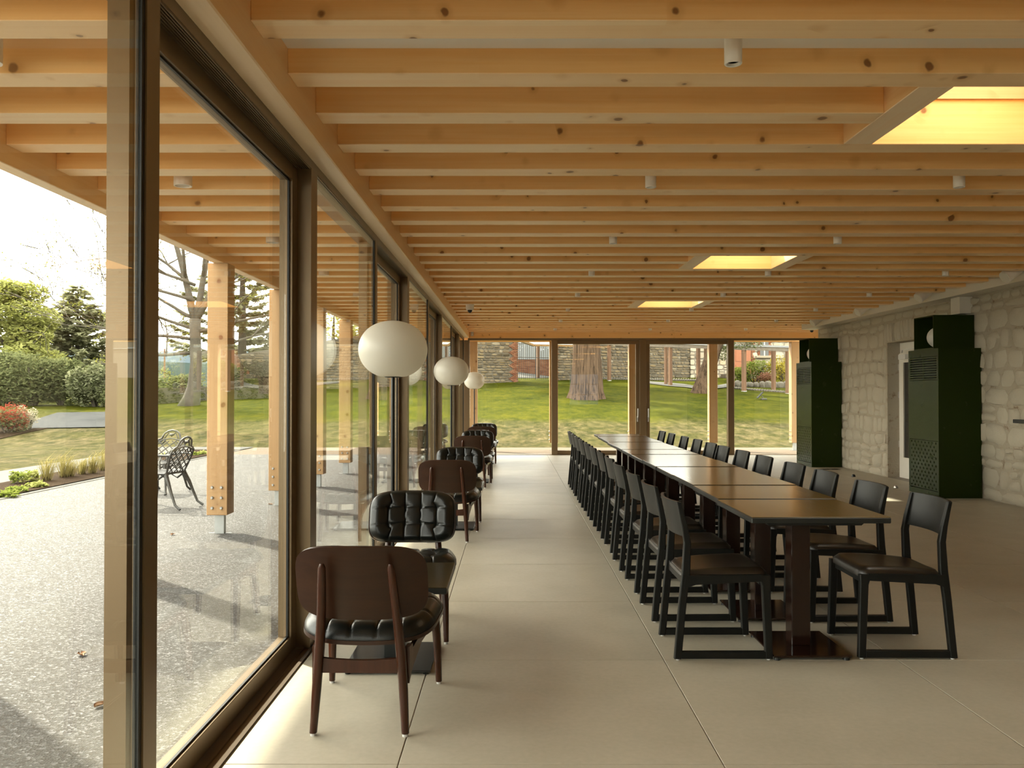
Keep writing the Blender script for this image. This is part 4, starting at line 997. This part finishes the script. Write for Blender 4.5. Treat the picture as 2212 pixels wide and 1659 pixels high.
for p in tips:
    for q in range(5):
        c = p + Vector((rg.gauss(0, .12), rg.gauss(0, .12), rg.gauss(0, .12))); leaf_cloud(bd, rg, 1, [(c, (0.05, 0.05, 0.05))], 0.045)
tag(bd.build('buds', M['bud'], o), kind='stuff')
c = ((521 - CX)/F*46.0, 46.0); conifer(c, 10.5, 3.9, 'tall open pine behind the canopy posts', 23, 17, m='needle', bare=0.22, dens=46, size=0.24)
c = ((716 - CX)/F*58.0, 58.0); rb = random.Random(4)
broadleaf(c, 7.0, [((rb.uniform(-3,3), rb.uniform(-2,2), rb.uniform(2.5,5.0)), (1.6,1.4,1.1)) for _ in range(14)], 4200, 'rounded tree above the garden wall seen between canopy posts', 33, 'leaf', 0.17)
for i, (px, D, hh) in enumerate(((398, 60, 2.0), (368, 75, 1.5), (1140, 62, 6.0))):
    c = ((px - CX)/F*D, D); broadleaf(c, hh, [((rb.uniform(-1.6,1.6), rb.uniform(-1.4,1.4), rb.uniform(0.3*hh,0.72*hh)), (1.1,1.0,0.9)) for _ in range(10)], 2200, ('round dark bush-like tree in the valley beside the forked trunk', 'bare bushy tree in the valley below the utility pole', 'dark tree beyond the garden gate')[i], 50 + i, 'darkleaf', 0.16)
rb = random.Random(12)
for i, (x, y) in enumerate(((-2.8, 44.3), (5.6, 47.6))):
    broadleaf((x, y), 14.5, [((rb.uniform(-3.6,3.6), rb.uniform(-2.6,2.6), rb.uniform(9.5,14.5)), (1.5,1.5,0.8)) for _ in range(24)], 3800, ('tall tree rising behind the garden wall', 'tall tree rising behind the redwood and the garden wall')[i], 80 + i, 'darkleaf', 0.24)
# utility pole
c = ((353 - CX)/F*120.0, 120.0); o = thing('utility_pole', 'thin wooden utility pole standing in the valley', 'pole', (c[0], c[1], 0.5))
MB().tube([(0,0,0), (0,0,7.4)], [0.16, 0.12], 8).build('mast', M['oldpost'], o); MB().beam((-0.6,0,7.0), (0.6,0,7.0), 0.1, 0.1).build('cross_arm', M['oldpost'], o)
# ---- hills and fields
def ridge(name, D, base, amp, m, label, x0, x1, seed, zb=-2, fr=0.006):
    mb = MB(); n = 120; vs = []
    for i in range(n+1):
        x = x0 + (x1 - x0)*i/n; z = base + amp*mnoise.noise(Vector((x*fr, seed, 0))) + amp*0.3*mnoise.noise(Vector((x*fr*5, seed + 3, 0))) + amp*0.08*mnoise.noise(Vector((x*fr*40, seed, 5)))
        for q in range(9):
            f = q/8; vs.append((x, D + f*D*0.35, zb + (z - zb)*math.sin(f*math.pi/2)))
    fs = [(i*9+q, i*9+q+1, (i+1)*9+q+1, (i+1)*9+q) for i in range(n) for q in range(8)]
    return tag(mb.add(vs, fs).build(name, M[m], smooth=180), label, kind='structure')
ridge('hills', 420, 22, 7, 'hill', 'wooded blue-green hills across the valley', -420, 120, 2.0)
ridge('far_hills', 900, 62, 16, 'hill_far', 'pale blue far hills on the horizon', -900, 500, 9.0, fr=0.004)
tag(MB().box(-500, 400, 128, 430, -1.0, 0.75).build('field', M['field']), 'green fields in the valley', kind='structure')
# ---- garden wall
def wall_line(x): return 42.2 + 0.44*x
def wall_top(x): return 3.25 + 0.2*(x + 11.5) if x < -5 else min(4.55 + 0.02*(x + 5), 5.0)
GX0, GX1 = 0.28, 1.92                             # gate opening
dn = math.hypot(1, 0.44)
def to_garden(u, v, d): return (u + d*0.44/dn, wall_line(u) - d/dn, v)
gw = struct('garden_wall', 'old rubble stone garden wall behind the lawn')
def wall_slab(x0, x1, n, name):
    mb = MB(); vs = []
    for i in range(n+1):
        x = x0 + (x1 - x0)*i/n; y = wall_line(x); zt = wall_top(x); vs += [(x, y, 0.4), (x, y, zt), (x, y + 0.5, zt + 0.05), (x, y + 0.5, 0.4)]
    fs = []
    for i in range(n):
        for q in range(4): fs.append((i*4+q, i*4+(q+1)%4, (i+1)*4+(q+1)%4, (i+1)*4+q))
    fs += [(0,1,2,3), (n*4, n*4+1, n*4+2, n*4+3)]
    return mb.add(vs, fs).build(name, M['mortar'], gw)
wall_slab(-12.3, GX0, 16, 'wall_core'); wall_slab(GX1, 10.5, 12, 'wall_core')
rg = random.Random(77)
def garden_stones(x0, x1):
    mb = MB()
    for c in rubble_cells(x0, x1, 0.9, 5.0, (0.09, 0.21), (0.13, 0.42), rg):
        if c[3] > wall_top((c[0]+c[1])/2) or c[3] < ground((c[0]+c[1])/2, wall_line((c[0]+c[1])/2)) - 0.2: continue
        stone(mb, c, rg, to_garden, 0.008, 0.04, 6)
    return mb
for k, (x0, x1) in enumerate(((-12.2, -8), (-8, -4), (-4, GX0 - 0.42), (GX1 + 0.42, 4.5), (4.5, 7.5), (7.5, 10.4))):
    tag(garden_stones(x0, x1).build('wall_stones', M['rubble'], gw), kind='stuff')
bk = MB()
for side, xs_ in ((0, GX0), (1, GX1)):
    for r in range(56):
        z = 1.9 + r*0.055; L = 0.40 if (r//3) % 2 else 0.26
        n = 2 if L > 0.3 else 1
        for q in range(n + 1):
            a = q*0.16 + (0.08 if r % 2 else 0); 
            if a + 0.15 > L + 0.08: continue
            u0, u1 = (xs_ - a - 0.15, xs_ - a) if side == 0 else (xs_ + a, xs_ + a + 0.15)
            p = [to_garden(u, v, -0.02) for u, v in ((u0, z), (u1, z), (u1, z + 0.048), (u0, z + 0.048))]; bk.prism(p, Vector((0.44, -1, 0)).normalized()*0.06)
tag(bk.build('brick_quoins', M['brick'], gw), kind='stuff')
# gate, fence and sunny yard beyond
o = thing('garden_gate', 'thin black iron gate in the garden wall opening', 'gate', (0, 0, 0)); y_ = 43.05
for q in range(15):
    x = 0.36 + q*0.105; MB().tube([(x, y_ + 0.44*(x - 1.1), 2.12), (x, y_ + 0.44*(x - 1.1), 4.0)], 0.011 if q != 8 else 0.026, 6).build('bar', M['iron'], o)
for z in (2.2, 3.25, 3.95): MB().beam((0.30, y_ - 0.35, z), (1.88, y_ + 0.34, z), 0.02, 0.03).build('rail', M['iron'], o)
tag(MB().add([(-1.5, 41.8, 1.75), (3.2, 43.7, 1.9), (3.6, 49.9, 2.25), (-1.6, 49.9, 2.95)], [(0,1,2,3)]).build('gate_yard', M['paving']), 'sunlit paved yard beyond the garden gate', kind='structure')
o = thing('yard_fence', 'grey boarded fence above the brick wall beyond the gate', 'fence', (0,0,0))
for q in range(26): MB().cbox(-0.8 + q*0.14, -0.668 + q*0.14, 50.0, 50.03, 3.45, 4.62, 0.004).build('fence_board', M['greyfence'], o)
MB().box(-0.8, 2.85, 49.99, 50.04, 4.62, 4.68).build('top_rail', M['paving'], o)
yw = struct('yard_wall', 'low red brick wall beyond the garden gate'); MB().box(-1.0, 3.2, 50.05, 50.4, 1.9, 3.46).build('wall_core', M['mortar'], yw)
bk = MB()
for r in range(26):
    for q in range(17): bk.box(-0.95 + q*0.24 + (0.12 if r % 2 else 0), -0.725 + q*0.24 + (0.12 if r % 2 else 0), 50.03, 50.06, 1.95 + r*0.058, 2.0 + r*0.058)
tag(bk.build('bricks', M['brick'], yw), kind='stuff')
for q, x in enumerate((0.75, 1.35, 2.1, 2.55)):
    o = thing('white_post', 'white post behind the grey yard fence, %s from the wall' % ORD[q], 'post', (x, 51.0, 4.0), 0, 'white yard posts'); MB().cbox(-0.07, 0.07, -0.07, 0.07, -2.0, 1.7, 0.01).build('shaft', M['white_paint'], o); MB().cbox(-0.09, 0.09, -0.09, 0.09, 1.7, 1.78, 0.01).build('cap', M['white_paint'], o)
# shelter roof by the gate
o = thing('gate_shelter', 'small timber shelter roof with pale soffit beside the gate', 'shelter', (0,0,0))
MB().add([(0.35, 38.6, 3.9), (2.6, 38.6, 3.86), (3.2, 42.4, 3.86), (1.05, 42.4, 3.9), (0.35, 38.6, 3.94), (2.6, 38.6, 3.90), (3.2, 42.4, 3.90), (1.05, 42.4, 3.94)], [(0,1,2,3), (4,5,6,7), (0,1,5,4), (1,2,6,5), (2,3,7,6), (3,0,4,7)]).build('soffit', M['sheet'], o)
MB().beam((0.38, 38.6, 3.86), (1.08, 42.4, 3.86), 0.10, 0.14).build('edge_beam', M['post'], o)
MB().beam((1.05, 42.35, 3.86), (3.2, 42.35, 3.84), 0.10, 0.12).build('edge_beam', M['post'], o)
# ---- pergola posts and rails
posts = [(1160, 816, 0.13), (1203, 818, 0.13), (1213, 817, 0.12), (1314, 822, 0.15), (1436.5, 830, 0.13), (1446, 832.5, 0.15), (1506.5, 833, 0.15), (1523, 834, 0.14), (1581, 836, 0.12), (1605, 845, 0.16), (1669, 843, 0.15), (1700, 850, 0.16)]
tops = []
for i, (px, py, w_) in enumerate(posts):
    b = on_lawn(px, py); o = thing('pergola_post', '%s weathered pergola post from the gate along the lawn' % ORD[i], 'post', b, R(25), 'pergola posts'); ht = 1.85
    MB().cbox(-w_/2, w_/2, -w_/2, w_/2, -0.1, ht, 0.008).build('shaft', M['oldpost'], o); MB().cbox(-w_/2 - 0.01, w_/2 + 0.01, -w_/2 - 0.01, w_/2 + 0.01, -0.1, 0.02, 0.004).build('shoe', M['galv'], o)
    tops.append(b + Vector((0,0,ht)))
def rail(i, j, lb, ext=0.0):
    o = thing('pergola_rail', lb, 'rail', (0,0,0), 0, 'pergola rails'); a, b = tops[i] + Vector((0,0,0.08)), tops[j] + Vector((0,0,0.08)); d = (b - a).normalized()
    MB().beam(a - d*0.2, b + d*(0.2 + ext), 0.10, 0.16).build('timber', M['oldbeam'], o); MB().beam(a - d*0.2 + Vector((0,0,0.1)), b + d*(0.2 + ext) + Vector((0,0,0.1)), 0.2, 0.03).build('capping', M['galv'], o)
rail(0, 3, 'weathered pergola rail from the gate to the thick tree'); rail(3, 5, 'weathered pergola rail behind the centre of the far doors'); rail(5, 9, 'weathered pergola rail behind the leaning tree'); rail(9, 11, 'weathered pergola rail in front of the house shrubs', 3.0); rail(6, 10, 'rear pergola rail in front of the house wall', 3.0)
# ---- big trunks
def trunk(base, prof, label, seed, m='bark', n=28, ridges=9):
    rg = random.Random(seed); o = thing('redwood_tree', label, 'tree', base); mb = MB(); vs = []; fs = []
    for i, (cx_, cz, r_) in enumerate(prof):
        for k in range(n):
            a = 2*math.pi*k/n; rr = r_*(1 + 0.045*math.sin(ridges*a + 0.4*cz) + 0.03*math.sin(5*a + 1.3*cz) + 0.03*mnoise.noise(Vector((math.cos(a)*3, math.sin(a)*3, cz))) + (0.16*max(0, 0.6 - cz)*math.sin(6*a + seed)))
            vs.append((cx_ + rr*math.cos(a), rr*math.sin(a), cz))
    for i in range(len(prof)-1):
        for k in range(n): fs.append((i*n+k, i*n+(k+1)%n, (i+1)*n+(k+1)%n, (i+1)*n+k))
    mb.add(vs, fs).build('trunk', M[m], o, smooth=180); return o
b = on_lawn(1266, 860)
o = trunk(b, [(0,-0.2,0.82), (0,0.05,0.74), (0,0.3,0.665), (0,0.7,0.63), (-0.01,1.2,0.60), (-0.02,1.7,0.57), (-0.03,2.2,0.55), (-0.03,3.0,0.53), (-0.03,4.5,0.48), (0,7,0.4), (0,11,0.25), (0,14,0.08)], 'massive red-brown redwood trunk outside the far glazed door', 3)
rg = random.Random(9)
cr = MB()
tag(leaf_cloud(cr, rg, 6500, [((rg.uniform(-2.2,2.2), rg.uniform(-2.2,2.2), rg.uniform(5.2,12)), (1.3,1.3,0.6)) for _ in range(26)], 0.2).build('crown', M['darkleaf'], o), kind='stuff')
b = on_lawn(1517, 848)
o = trunk(b, [(-0.12,-0.2,0.50), (-0.06,0.1,0.42), (0.05,0.5,0.36), (0.20,1.0,0.335), (0.36,1.5,0.32), (0.52,2.0,0.31), (0.70,2.5,0.30), (0.9,3.2,0.28), (1.3,5,0.24), (1.9,8,0.14)], 'leaning red-brown tree trunk with ivy on its upper side', 4, ridges=7)
iv = MB(); tag(leaf_cloud(iv, random.Random(5), 700, [((0.86, -0.1, 1.75), (0.20,0.25,0.35)), ((1.0, -0.1, 2.2), (0.28,0.25,0.4)), ((0.85, -0.1, 2.6), (0.4,0.3,0.3))], 0.06).build('ivy', M['darkleaf'], o), kind='stuff')
tag(leaf_cloud(MB(), random.Random(6), 3500, [((1.2 + random.Random(k).uniform(-1.8,1.8), random.Random(k+50).uniform(-1.6,1.6), 4.6 + 0.28*k), (1.1,1.1,0.6)) for k in range(14)], 0.2).build('crown', M['darkleaf'], o), kind='stuff')
# hanging spray of the leaning tree in front of the pergola
b2 = at(1600, 742, 35.0); sp_ = MB(); rg = random.Random(2)
for k in range(12):
    e = Vector((rg.uniform(-0.5, 0.9), rg.uniform(-0.3,0.3), rg.uniform(-0.35, 0.15))); sp_.tube([Vector((-0.3,0,0.5)), e*0.5 + Vector((0,0,0.25)), e], [0.012, 0.008, 0.004], 4)
o = thing('tree_spray', 'hanging evergreen spray in front of the pergola rail', 'branch', b2); sp_.build('twig', M['darkbark'], o)
tag(leaf_cloud(MB(), rg, 420, [((0.0,0,0.05), (0.5,0.3,0.28)), ((0.5,0,0.0), (0.4,0.3,0.2))], 0.06).build('leaves', M['darkleaf'], o), kind='stuff')
# ---- house
hs = struct('house_wall', 'pale rubble stone house front with brick trims'); HY = 46.5
MB().box(9.95, 22, HY, HY + 0.6, 1.5, 9).build('wall_core', M['housemortar'], hs)
rg = random.Random(14); hc = rubble_cells(9.9, 18.6, 2.0, 4.9, (0.20, 0.40), (0.28, 0.62), rg, (12.2, 13.35, 2, 4.2))
hc = [c for c in hc if not (c[0] > 13.2 and c[1] < 14.4 and c[2] > 3.4 and False)]
for c in hc: stone(MB(), c, rg, lambda u, v, d: (u, HY - d, v), 0.015, 0.06, 9).build('house_stone', M['housestone'], hs)
hd_ = MB().box(12.3, 13.3, HY - 0.05, HY - 0.01, 2.0, 4.15).build('front_door', M['reddoor'], hs)
for z in (2.4, 3.2): MB().box(12.45, 13.15, HY - 0.07, HY - 0.05, z, z + 0.6).build('door_panel', M['reddoor'], hd_)
bk = MB()
for r in range(30):
    z = 2.1 + r*0.072
    bk.box(13.32, 13.44 + (0.08 if r % 3 else 0), HY - 0.075, HY, z, z + 0.062)
for r in range(18):
    z = 3.5 + r*0.072
    bk.box(13.70 - (0.06 if r % 3 else 0), 13.80, HY - 0.09, HY, z, z + 0.062); bk.box(14.28, 14.38 + (0.06 if r % 3 else 0), HY - 0.09, HY, z, z + 0.062)
tag(bk.build('brick_trim', M['brick'], hs), kind='stuff')
wd = MB().box(13.8, 14.28, HY - 0.08, HY - 0.06, 3.5, 4.9).build('house_window', M['windowglass'], hs); MB().box(14.02, 14.06, HY - 0.1, HY - 0.06, 3.5, 4.9).build('window_bar', M['white_paint'], wd)
MB().cbox(13.55, 14.45, HY - 0.22, HY - 0.05, 3.38, 3.5, 0.01).build('window_sill', M['housestone'], hs)
MB().box(11.6, 13.6, HY - 1.2, HY - 0.1, 1.9, 2.45).box(11.6, 13.6, HY - 1.7, HY - 1.2, 1.9, 2.27).build('door_step', M['terrace_edge'], hs)
# shrubs, rocks, kerb stones in front of the house
sh = [(1628, 822, 41.5, 1.15, 1.25, 'lightleaf', 'large light green rhododendron in front of the house'), (1646, 825, 40.6, 0.6, 0.6, 'brownleaf', 'low reddish shrub between the green and yellow shrubs'), (1690, 826, 41.0, 0.95, 1.35, 'yellowleaf', 'yellow flowering shrub in front of the house'), (1726, 826, 41.0, 0.95, 1.4, 'yellowleaf', 'yellow flowering shrub beside the far green cabinet'), (1596, 818, 42.0, 0.5, 0.8, 'lightleaf', 'small green shrub under the red house door')]
for i, (px, py, D, rx, rz, m_, lb) in enumerate(sh): shrub('garden_shrub', lb, 'shrub', ((px - CX)/F*D, D), (rx, 0.7, rz), m_, 1700 if m_ != 'brownleaf' else 700, 0.06, 110 + i, 'house shrubs', 6)
rg = random.Random(44)
def boulder(p, s_, label, group, nm, m_='housestone'):
    o = link(nm, None, None, p); tag(o, label, 'stone', group); mb = MB(); bm = bmesh.new(); bmesh.ops.create_icosphere(bm, subdivisions=2, radius=1.0)
    vs = [Vector((v.co.x*s_[0], v.co.y*s_[1], v.co.z*s_[2]))*(1 + 0.28*mnoise.noise(v.co*1.3 + Vector(p))) for v in bm.verts]; fs = [[v.index for v in f.verts] for f in bm.faces]; bm.free()
    mb.add(vs, fs).build('rock', M[m_], o); return o
for i in range(11):
    px = 1592 + i*13; D = 39.6 - 0.05*i; x = (px - CX)/F*D
    boulder((x, D, ground(x, D) + 0.1), (rg.uniform(0.16,0.26), 0.2, rg.uniform(0.16,0.26)), 'rockery boulder edging the house shrub bed', 'rockery boulders', 'rockery_boulder', 'rock')
# path behind the lawn with stone kerb
pa = [on_lawn(px, py) for px, py in ((1385, 823.5), (1400, 824), (1440, 827), (1475, 830), (1500, 834), (1530, 836), (1575, 828), (1600, 822))]
pb = [on_lawn(px, py) for px, py in ((1385, 827), (1400, 829), (1440, 834), (1475, 836.5), (1500, 839.5), (1530, 841), (1580, 836), (1610, 828))]
drape('garden_walk', [(p.x, p.y) for p in pb], [(p.x, p.y) for p in pa], 'paving', 'pale path curving between the lawn and the house', 0.03, 5)
ks = [(1300 + 5.2*i, 820.0 + 0.022*(5.2*i)) for i in range(40)]
for i, (px, py) in enumerate(ks):
    b = on_lawn(px, py - 0.5); boulder((b.x, b.y + 0.2, b.z + 0.05), (0.075, 0.09, 0.10), 'small stone in the kerb row behind the pale path', 'kerb stones', 'edging_stone', 'rock')
for i in range(26):
    px = 1583 + i*5.6; b = on_lawn(px, 839 + 0.085*(px - 1583)); boulder((b.x, b.y, b.z + 0.03), (0.075, 0.08, 0.07), 'small cobble edging the lawn below the house shrubs', 'lawn cobbles', 'edging_cobble', 'rock')
b = on_lawn(1647, 863); o = thing('garden_spotlight', 'small dark solar spotlight tilted on the lawn', 'spotlight', b)
MB().cbox(-0.10, 0.12, -0.08, 0.08, 0.0, 0.06, 0.01).build('base', M['iron'], o); MB().tube([(0,0,0.05), (-0.07,0,0.17)], 0.015, 8).build('stem', M['iron'], o)
MB().prism([(-0.24, -0.11, 0.06), (-0.24, 0.11, 0.06), (-0.02, 0.11, 0.30), (-0.02, -0.11, 0.30)], (-0.02, 0, 0.02)).build('solar_panel', M['void'], o)
# low ivy-grown wall and mound behind the bare tree
lw = struct('low_wall', 'low ivy-grown stone wall behind the forked tree'); rg = random.Random(66)
MB().add([(-14.2, 33.0, 0.6), (-9.5, 34.6, 0.6), (-9.5, 34.6, 1.75), (-14.2, 33.0, 1.60), (-14.2, 33.5, 0.6), (-9.5, 35.1, 0.6), (-9.5, 35.1, 1.75), (-14.2, 33.5, 1.6)], [(0,1,2,3), (4,5,6,7), (3,2,6,7), (0,3,7,4), (1,2,6,5)]).build('wall_core', M['mortar'], lw)
lv = MB(); leaf_cloud(lv, rg, 2600, [((-14.2 + 0.48*k, 32.95 + 0.163*k, 1.15), (0.4, 0.16, 0.55)) for k in range(11)], 0.06, surf=0.8)
tag(lv.build('ivy_cover', leafmat('grey_ivy', (0.07,0.07,0.04), (0.13,0.125,0.07), 0.25), lw), kind='stuff')
lv = MB(); leaf_cloud(lv, rg, 3600, [((-11.9 + 0.45*k, wall_line(-11.9 + 0.45*k) - 0.12, 1.9 + 0.06*k), (0.42, 0.15, 0.9)) for k in range(7)], 0.07, surf=0.8)
tag(lv.build('ivy_cover', bpy.data.materials['grey_ivy'], gw), kind='stuff')
# ---- cast iron garden chairs on the terrace
def make_iron_chair():
    o = thing('iron_garden_chair', '', 'chair')   # faces +y
    SZ = 0.42; r_ = 0.011
    def bk_(x, s): return Vector((x, -0.20 - 0.16*s, SZ + 0.43*s))       # back plane, s 0..1
    outl = [(-0.17,0), (-0.20,0.25), (-0.22,0.5), (-0.215,0.63), (-0.18,0.70), (-0.14,0.73), (-0.13,0.80), (-0.11,0.90), (-0.06,0.97), (0,1.0)]
    outl += [(-a, b) for a, b in outl[-2::-1]]
    MB().tube([bk_(a, b) for a, b in outl], 0.013, 7).build('back_frame', M['iron'], o, smooth=60)
    lt = MB()
    for k in range(-3, 5):
        for sgn in (1, -1):
            pts = []
            for q in range(25):
                s = q/24*0.66; x = sgn*(-0.26 + k*0.105 + s*0.52)
                if abs(x) < 0.17 + 0.09*s: pts.append(bk_(x, s))
            if len(pts) > 2: lt.tube([pts[0], pts[-1]], 0.0075, 5)
    lt.build('lattice', M['iron'], o)
    sc_ = MB()
    for a in ([(-0.2,0.62), (-0.1,0.70), (0,0.73), (0.1,0.70), (0.2,0.62)], [(-0.10,0.74), (-0.05,0.92), (0.0,0.80), (0.05,0.92), (0.10,0.74)], [(-0.17,0.64), (-0.12,0.55), (-0.08,0.66), (-0.12,0.70)], [(0.17,0.64), (0.12,0.55), (0.08,0.66), (0.12,0.70)]):
        sc_.tube([bk_(x, s) for x, s in a], 0.010, 6)
    sc_.lathe([(0.001, SZ + 0.345), (0.035, SZ + 0.36), (0.035, SZ + 0.375), (0.001, SZ + 0.39)], 0, -0.335, 10)
    sc_.build('scroll_ornament', M['iron'], o, smooth=60)
    se = MB(); se.tube([(-0.2,-0.2,SZ), (-0.235,0.0,SZ), (-0.22,0.2,SZ), (0,0.25,SZ), (0.22,0.2,SZ), (0.235,0,SZ), (0.2,-0.2,SZ), (-0.2,-0.2,SZ)], 0.014, 7)
    for k in range(-4, 5): se.beam((k*0.047, -0.2, SZ), (k*0.05, 0.235, SZ), 0.022, 0.008)
    for k in range(-3, 4): se.beam((-0.215, k*0.06, SZ - 0.006), (0.215, k*0.06, SZ - 0.006), 0.018, 0.006)
    se.build('seat', M['iron'], o)
    ap = MB()
    for x0, y0, x1, y1 in ((-0.22,0.2,0.22,0.2), (-0.2,-0.19,-0.22,0.2), (0.2,-0.19,0.22,0.2)):
        ap.tube([(x0, y0, SZ - 0.01), ((x0*3+x1)/4, (y0*3+y1)/4, SZ - 0.08), ((x0+x1)/2, (y0+y1)/2, SZ - 0.03), ((x0+3*x1)/4, (y0+3*y1)/4, SZ - 0.08), (x1, y1, SZ - 0.01)], 0.012, 6)
    ap.build('apron', M['iron'], o, smooth=60)
    for sx in (-1, 1):
        MB().tube([(sx*0.2, 0.19, SZ), (sx*0.235, 0.215, SZ - 0.12), (sx*0.225, 0.20, 0.2), (sx*0.235, 0.22, 0.06), (sx*0.25, 0.245, 0.012)], [0.03, 0.024, 0.017, 0.014, 0.02], 8).build('leg', M['iron'], o, smooth=60)
        MB().tube([(sx*0.18, -0.19, SZ), (sx*0.205, -0.25, SZ - 0.12), (sx*0.215, -0.29, 0.2), (sx*0.225, -0.35, 0.06), (sx*0.235, -0.42, 0.012)], [0.028, 0.022, 0.017, 0.014, 0.016], 8).build('leg', M['iron'], o, smooth=60)
        MB().tube([bk_(sx*0.215, 0.5), Vector((sx*0.25, -0.12, SZ + 0.22)), Vector((sx*0.27, 0.05, SZ + 0.19)), Vector((sx*0.265, 0.17, SZ + 0.17)), Vector((sx*0.25, 0.19, SZ + 0.10)), Vector((sx*0.23, 0.17, SZ))], 0.012, 7).build('armrest', M['iron'], o, smooth=60)
    return o
ic = make_iron_chair(); ic.location = (-4.24, 10.05, 0); ic.rotation_euler = (0, 0, R(78)); tag(ic, 'dark lattice-backed iron garden chair seen from its side on the terrace', 'chair', 'iron garden chairs')
c = copy_tree(ic); c.location = (-4.86, 11.45, 0); c.rotation_euler = (0, 0, R(172)); tag(c, 'dark lattice-backed iron garden chair facing the building, half behind the mullion', 'chair', 'iron garden chairs')
# fallen leaves on the terrace
for i, (px, py) in enumerate(((372, 1155), (583, 1090), (218, 1522), (178, 1413))):
    x, y = gp(px, py); o = thing('fallen_leaf', ('curled dry leaf near the nearest whole timber post', 'curled dry leaf near the second timber post', 'curled dry leaf beside the near window mullion', 'small dry leaf on the open terrace')[i], 'leaf', (x, y, 0.0), i*1.3, 'fallen leaves'); o.scale = (0.6, 0.6, 0.6)
    MB().shell(lambda u, v: Vector(((u-0.5)*0.07*(1 - (v*2-1)**2*0.8), (v-0.5)*0.09, 0.004 + 0.07*(u-0.5)**2)), lambda u, v: Vector(((u-0.5)*0.07*(1 - (v*2-1)**2*0.8), (v-0.5)*0.09, 0.006 + 0.07*(u-0.5)**2)), 6, 8).build('blade', M['dryleaf'], o); MB().tube([(0, -0.045, 0.004), (0.01, -0.075, 0.006)], 0.002, 5).build('stalk', M['oldpost'], o)
